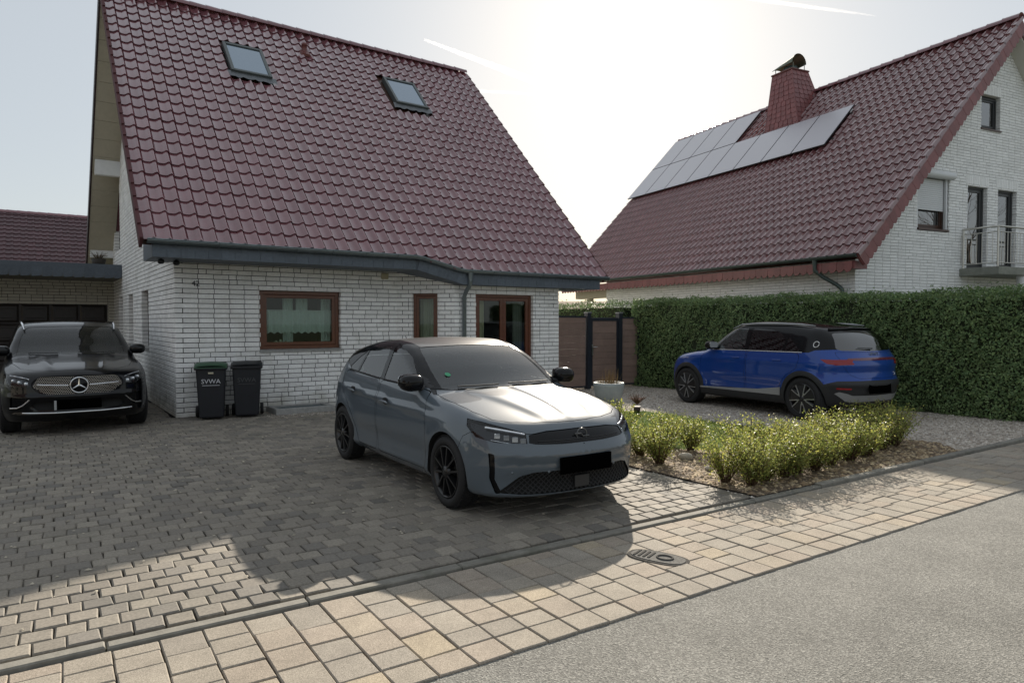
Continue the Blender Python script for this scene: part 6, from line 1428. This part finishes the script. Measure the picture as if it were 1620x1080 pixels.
b1 = wheelie_bin('black wheelie bin with green lid against the white brick wall', 2.49, 12.13, R(-14), M_lidg, 'SVWA', mat('bin_print', (.62,.64,.68), .6))
q = MB(); q.bbox(-.04, .04, -.268, -.258, .755, .785, .004); q.build('sticker', mat('bin_sticker', (.45,.42,.32), .6), b1)
wheelie_bin('all black wheelie bin with black lid against the white brick wall', 3.05, 12.10, R(-16), M_lidk, 'SVWA', mat('bin_print_dim', (.07,.075,.08), .6))
# planter
pt = thing('planter', 'large round pale grey planter with dry grasses in front of the gate', 'planter', (9.25, 9.80, 0))
q = MB(); q.lathe([(.001,0),(.17,0),(.20,.02),(.27,.18),(.30,.36),(.295,.42),(.265,.42),(.255,.36),(.001,.35)], 30); q.build('pot', mat('pot_glaze', (.30,.335,.335), .55, noise=(10, .12)), pt)
q = MB()
for k in range(150):
    a = random.uniform(0, 6.28); r0 = random.uniform(0, .22); r1 = r0+random.uniform(-.02, .10); hh = random.uniform(.10, .34)*(1.2 if math.cos(a) > 0 else .6); q.tube([(r0*math.cos(a), r0*math.sin(a), .35), ((r0+r1)/2*math.cos(a), (r0+r1)/2*math.sin(a), .35+hh*.6), (r1*math.cos(a), r1*math.sin(a), .35+hh)], [.004,.003,.001], 4, False)
q.build('dry_grass', mat('dry_grass', (.22,.15,.07), .9, rnd=.3), pt, 'stuff')
lp = thing('flower_pot', 'small dark pot with reddish dry plant at the lawn edge', 'plant', (8.75, 8.55, .015)); q = MB(); q.lathe([(.001,0),(.05,0),(.07,.10),(.06,.10),(.001,.09)], 16); q.build('pot', mat('pot_brown', (.05,.035,.03), .7), lp)
q = MB()
for k in range(90): a = random.uniform(0, 6.28); r_ = random.uniform(.02, .2); q.tube([(0,0,.13),(r_*.6*math.cos(a), r_*.6*math.sin(a), .24),(r_*math.cos(a), r_*math.sin(a), random.uniform(.18,.34))], [.005,.004,.002], 4, False)
q.build('twigs', mat('reddish_twig', (.17,.10,.075), .9, rnd=.3), lp, 'stuff')

# ------------------------------------------------------------------ cars
c1 = grey_hatchback(); place(c1, (2.98, 5.12), -.80, .84, R(-2.2))
c2 = blue_crossover(); place(c2, (10.36, 6.36), .85, 3.55, math.pi-R(8))
c3 = black_suv(); place(c3, (1.50, 12.35), .90, .86, 0)

# ------------------------------------------------------------------ trees, far things
M_bark = mat('bark', (.06,.048,.038), .95, noise=(6, .3))
def bare_tree(label, loc, h, seed, levels=5, spread=.5, group=None):
    rs = random.Random(seed); t = thing('bare_tree', label, 'tree', loc, 0, group); tr = MB(); br = MB()
    def grow(p, d, L, r, lv):
        n = 4; pts = [p]; rr = [r]
        for i in range(n):
            d = (d+Vector((rs.gauss(0,.10), rs.gauss(0,.10), rs.gauss(.03,.06)))).normalized(); p = p+d*L/n; pts.append(p); rr.append(r*(1-.45*(i+1)/n))
        (tr if lv == levels else br).tube([tuple(q) for q in pts], rr, 7 if lv == levels else 5 if lv > 2 else 3, False)
        if lv == 0: return
        k = rs.choice([2, 3, 3]) + (1 if lv < 3 else 0)
        for j in range(k):
            i = n if j == 0 else rs.randint(2, n); a = rs.uniform(0, 6.28); ax = d.orthogonal().normalized(); ax.rotate(Matrix.Rotation(a, 3, d)); nd = (d*math.cos(s_ := rs.uniform(.3, .8)*spread*1.5)+ax*math.sin(s_)).normalized(); nd.z += .12
            grow(pts[i], nd.normalized(), L*rs.uniform(.58, .78), rr[i]*.72, lv-1)
    grow(Vector((0,0,-.1)), Vector((0,0,1)), h*.32, h*.022, levels)
    tr.build('trunk', M_bark, t, fix=False); br.build('crown', M_bark, t, 'stuff', fix=False); return t
bare_tree('bare leafless tree behind the dark tiled roof on the left, taller one', (2.0, 46, 0), 9.2, 3, 6, .6, 'bare trees behind the left roof')
bare_tree('bare leafless tree behind the dark tiled roof, at the left picture edge', (-1.6, 48, 0), 8.4, 5, 5, .6, 'bare trees behind the left roof')
bare_tree('bare leafless tree just left of the white house gable edge', (4.6, 50, 0), 9.0, 8, 5, .6, 'bare trees behind the left roof')
bare_tree('bare street tree across the road facing the balcony doors', (35.5, -8.2, 0), 12, 21, 6, .6)
bare_tree('bare street tree across the road behind the photographer', (9, -13, 0), 10, 23, 6, .6)
bare_tree('pale bare tree seen through the gap between the two houses', (24, 34, 0), 6.5, 31, 6, .75)
def far_house(label, x, y, w, d, h, rh, mw, mr, rz=0):
    t = thing('far_house', label, 'house', (x, y, 0), rz); m = MB(); m.box(-w/2, w/2, -d/2, d/2, 0, h); m.add([(-w/2,-d/2,h),(-w/2,d/2,h),(-w/2,0,h+rh-.1)], [(0,1,2)]); m.add([(w/2,-d/2,h),(w/2,d/2,h),(w/2,0,h+rh-.1)], [(0,1,2)]); m.build('wall', mw, t)
    r = MB()
    for s in (-1, 1): r.hexa([(-w/2-.4, s*(d/2+.5), h-.3), (w/2+.4, s*(d/2+.5), h-.3), (w/2+.4, 0, h+rh), (-w/2-.4, 0, h+rh)], [(-w/2-.4, s*(d/2+.5), h-.1), (w/2+.4, s*(d/2+.5), h-.1), (w/2+.4, 0, h+rh+.2), (-w/2-.4, 0, h+rh+.2)])
    r.build('roof', mr, t)
    for k in range(3):
        for sy in (-1, 1): q = MB(); q.box(-w/2+w*(k+.5)/3-.5, -w/2+w*(k+.5)/3+.5, sy*(d/2)-.03, sy*(d/2)+.03, 1.0, 2.2); q.build('window', M_darkfr, t)
    return t
far_house('low brown-roofed building far behind the gap between the houses', 27, 34.5, 7, 5, 1.9, .8, mat('far_wall', (.42,.40,.36), .8), mat('far_roof', (.26,.16,.10), .8), R(-30))
far_house('house on the left neighbouring plot beyond the picture edge', -17, 9, 12, 9, 3.2, 5, mat('far_wall4', (.40,.38,.35), .8), mat('far_roof4', (.09,.05,.045), .7), R(90))
bare_tree('bare tree on the left neighbouring plot beyond the picture edge', (-9.5, 14, 0), 8, 41, 6, .6)
far_house('house across the street behind the photographer', -14, -24, 13, 9, 3.2, 5, mat('far_wall2', (.22,.21,.20), .8), mat('far_roof2', (.09,.045,.04), .7))
# ------------------------------------------------------------------ contrails: thin volumes of ice haze at nine kilometres
def contrail(label, a, b, r0, r1, dens):
    m = bpy.data.materials.new('contrail'); m.use_nodes = True; N = m.node_tree.nodes; N.remove(N['Principled BSDF']); v = N.new('ShaderNodeVolumePrincipled')
    v.inputs['Color'].default_value = (1, .97, .92, 1); v.inputs['Density'].default_value = dens; v.inputs['Anisotropy'].default_value = .55
    m.node_tree.links.new(v.outputs[0], N['Material Output'].inputs['Volume'])
    A, B = Vector(a), Vector(b); n = 24; pts = [tuple(A.lerp(B, i/n)) for i in range(n+1)]; mb = MB(); mb.tube(pts, [max(6, (r0+(r1-r0)*i/n)*math.sin(math.pi*min(1, .06+i/n*.92))**.5) for i in range(n+1)], 20); o = mb.build('contrail', m, None); return tag(o, label, 'contrail', 'contrails')
contrail('long bright contrail slanting down between the two roofs', (10500,19700,9000), (25800,22700,9000), 90, 230, .0014)
contrail('short faint level contrail right of the white house ridge', (12000,24000,9000), (18000,21200,9000), 60, 60, .0006)
contrail('faint contrail high at the top right above the chimney', (15000,12600,9000), (20600,10500,9000), 60, 50, .0007)
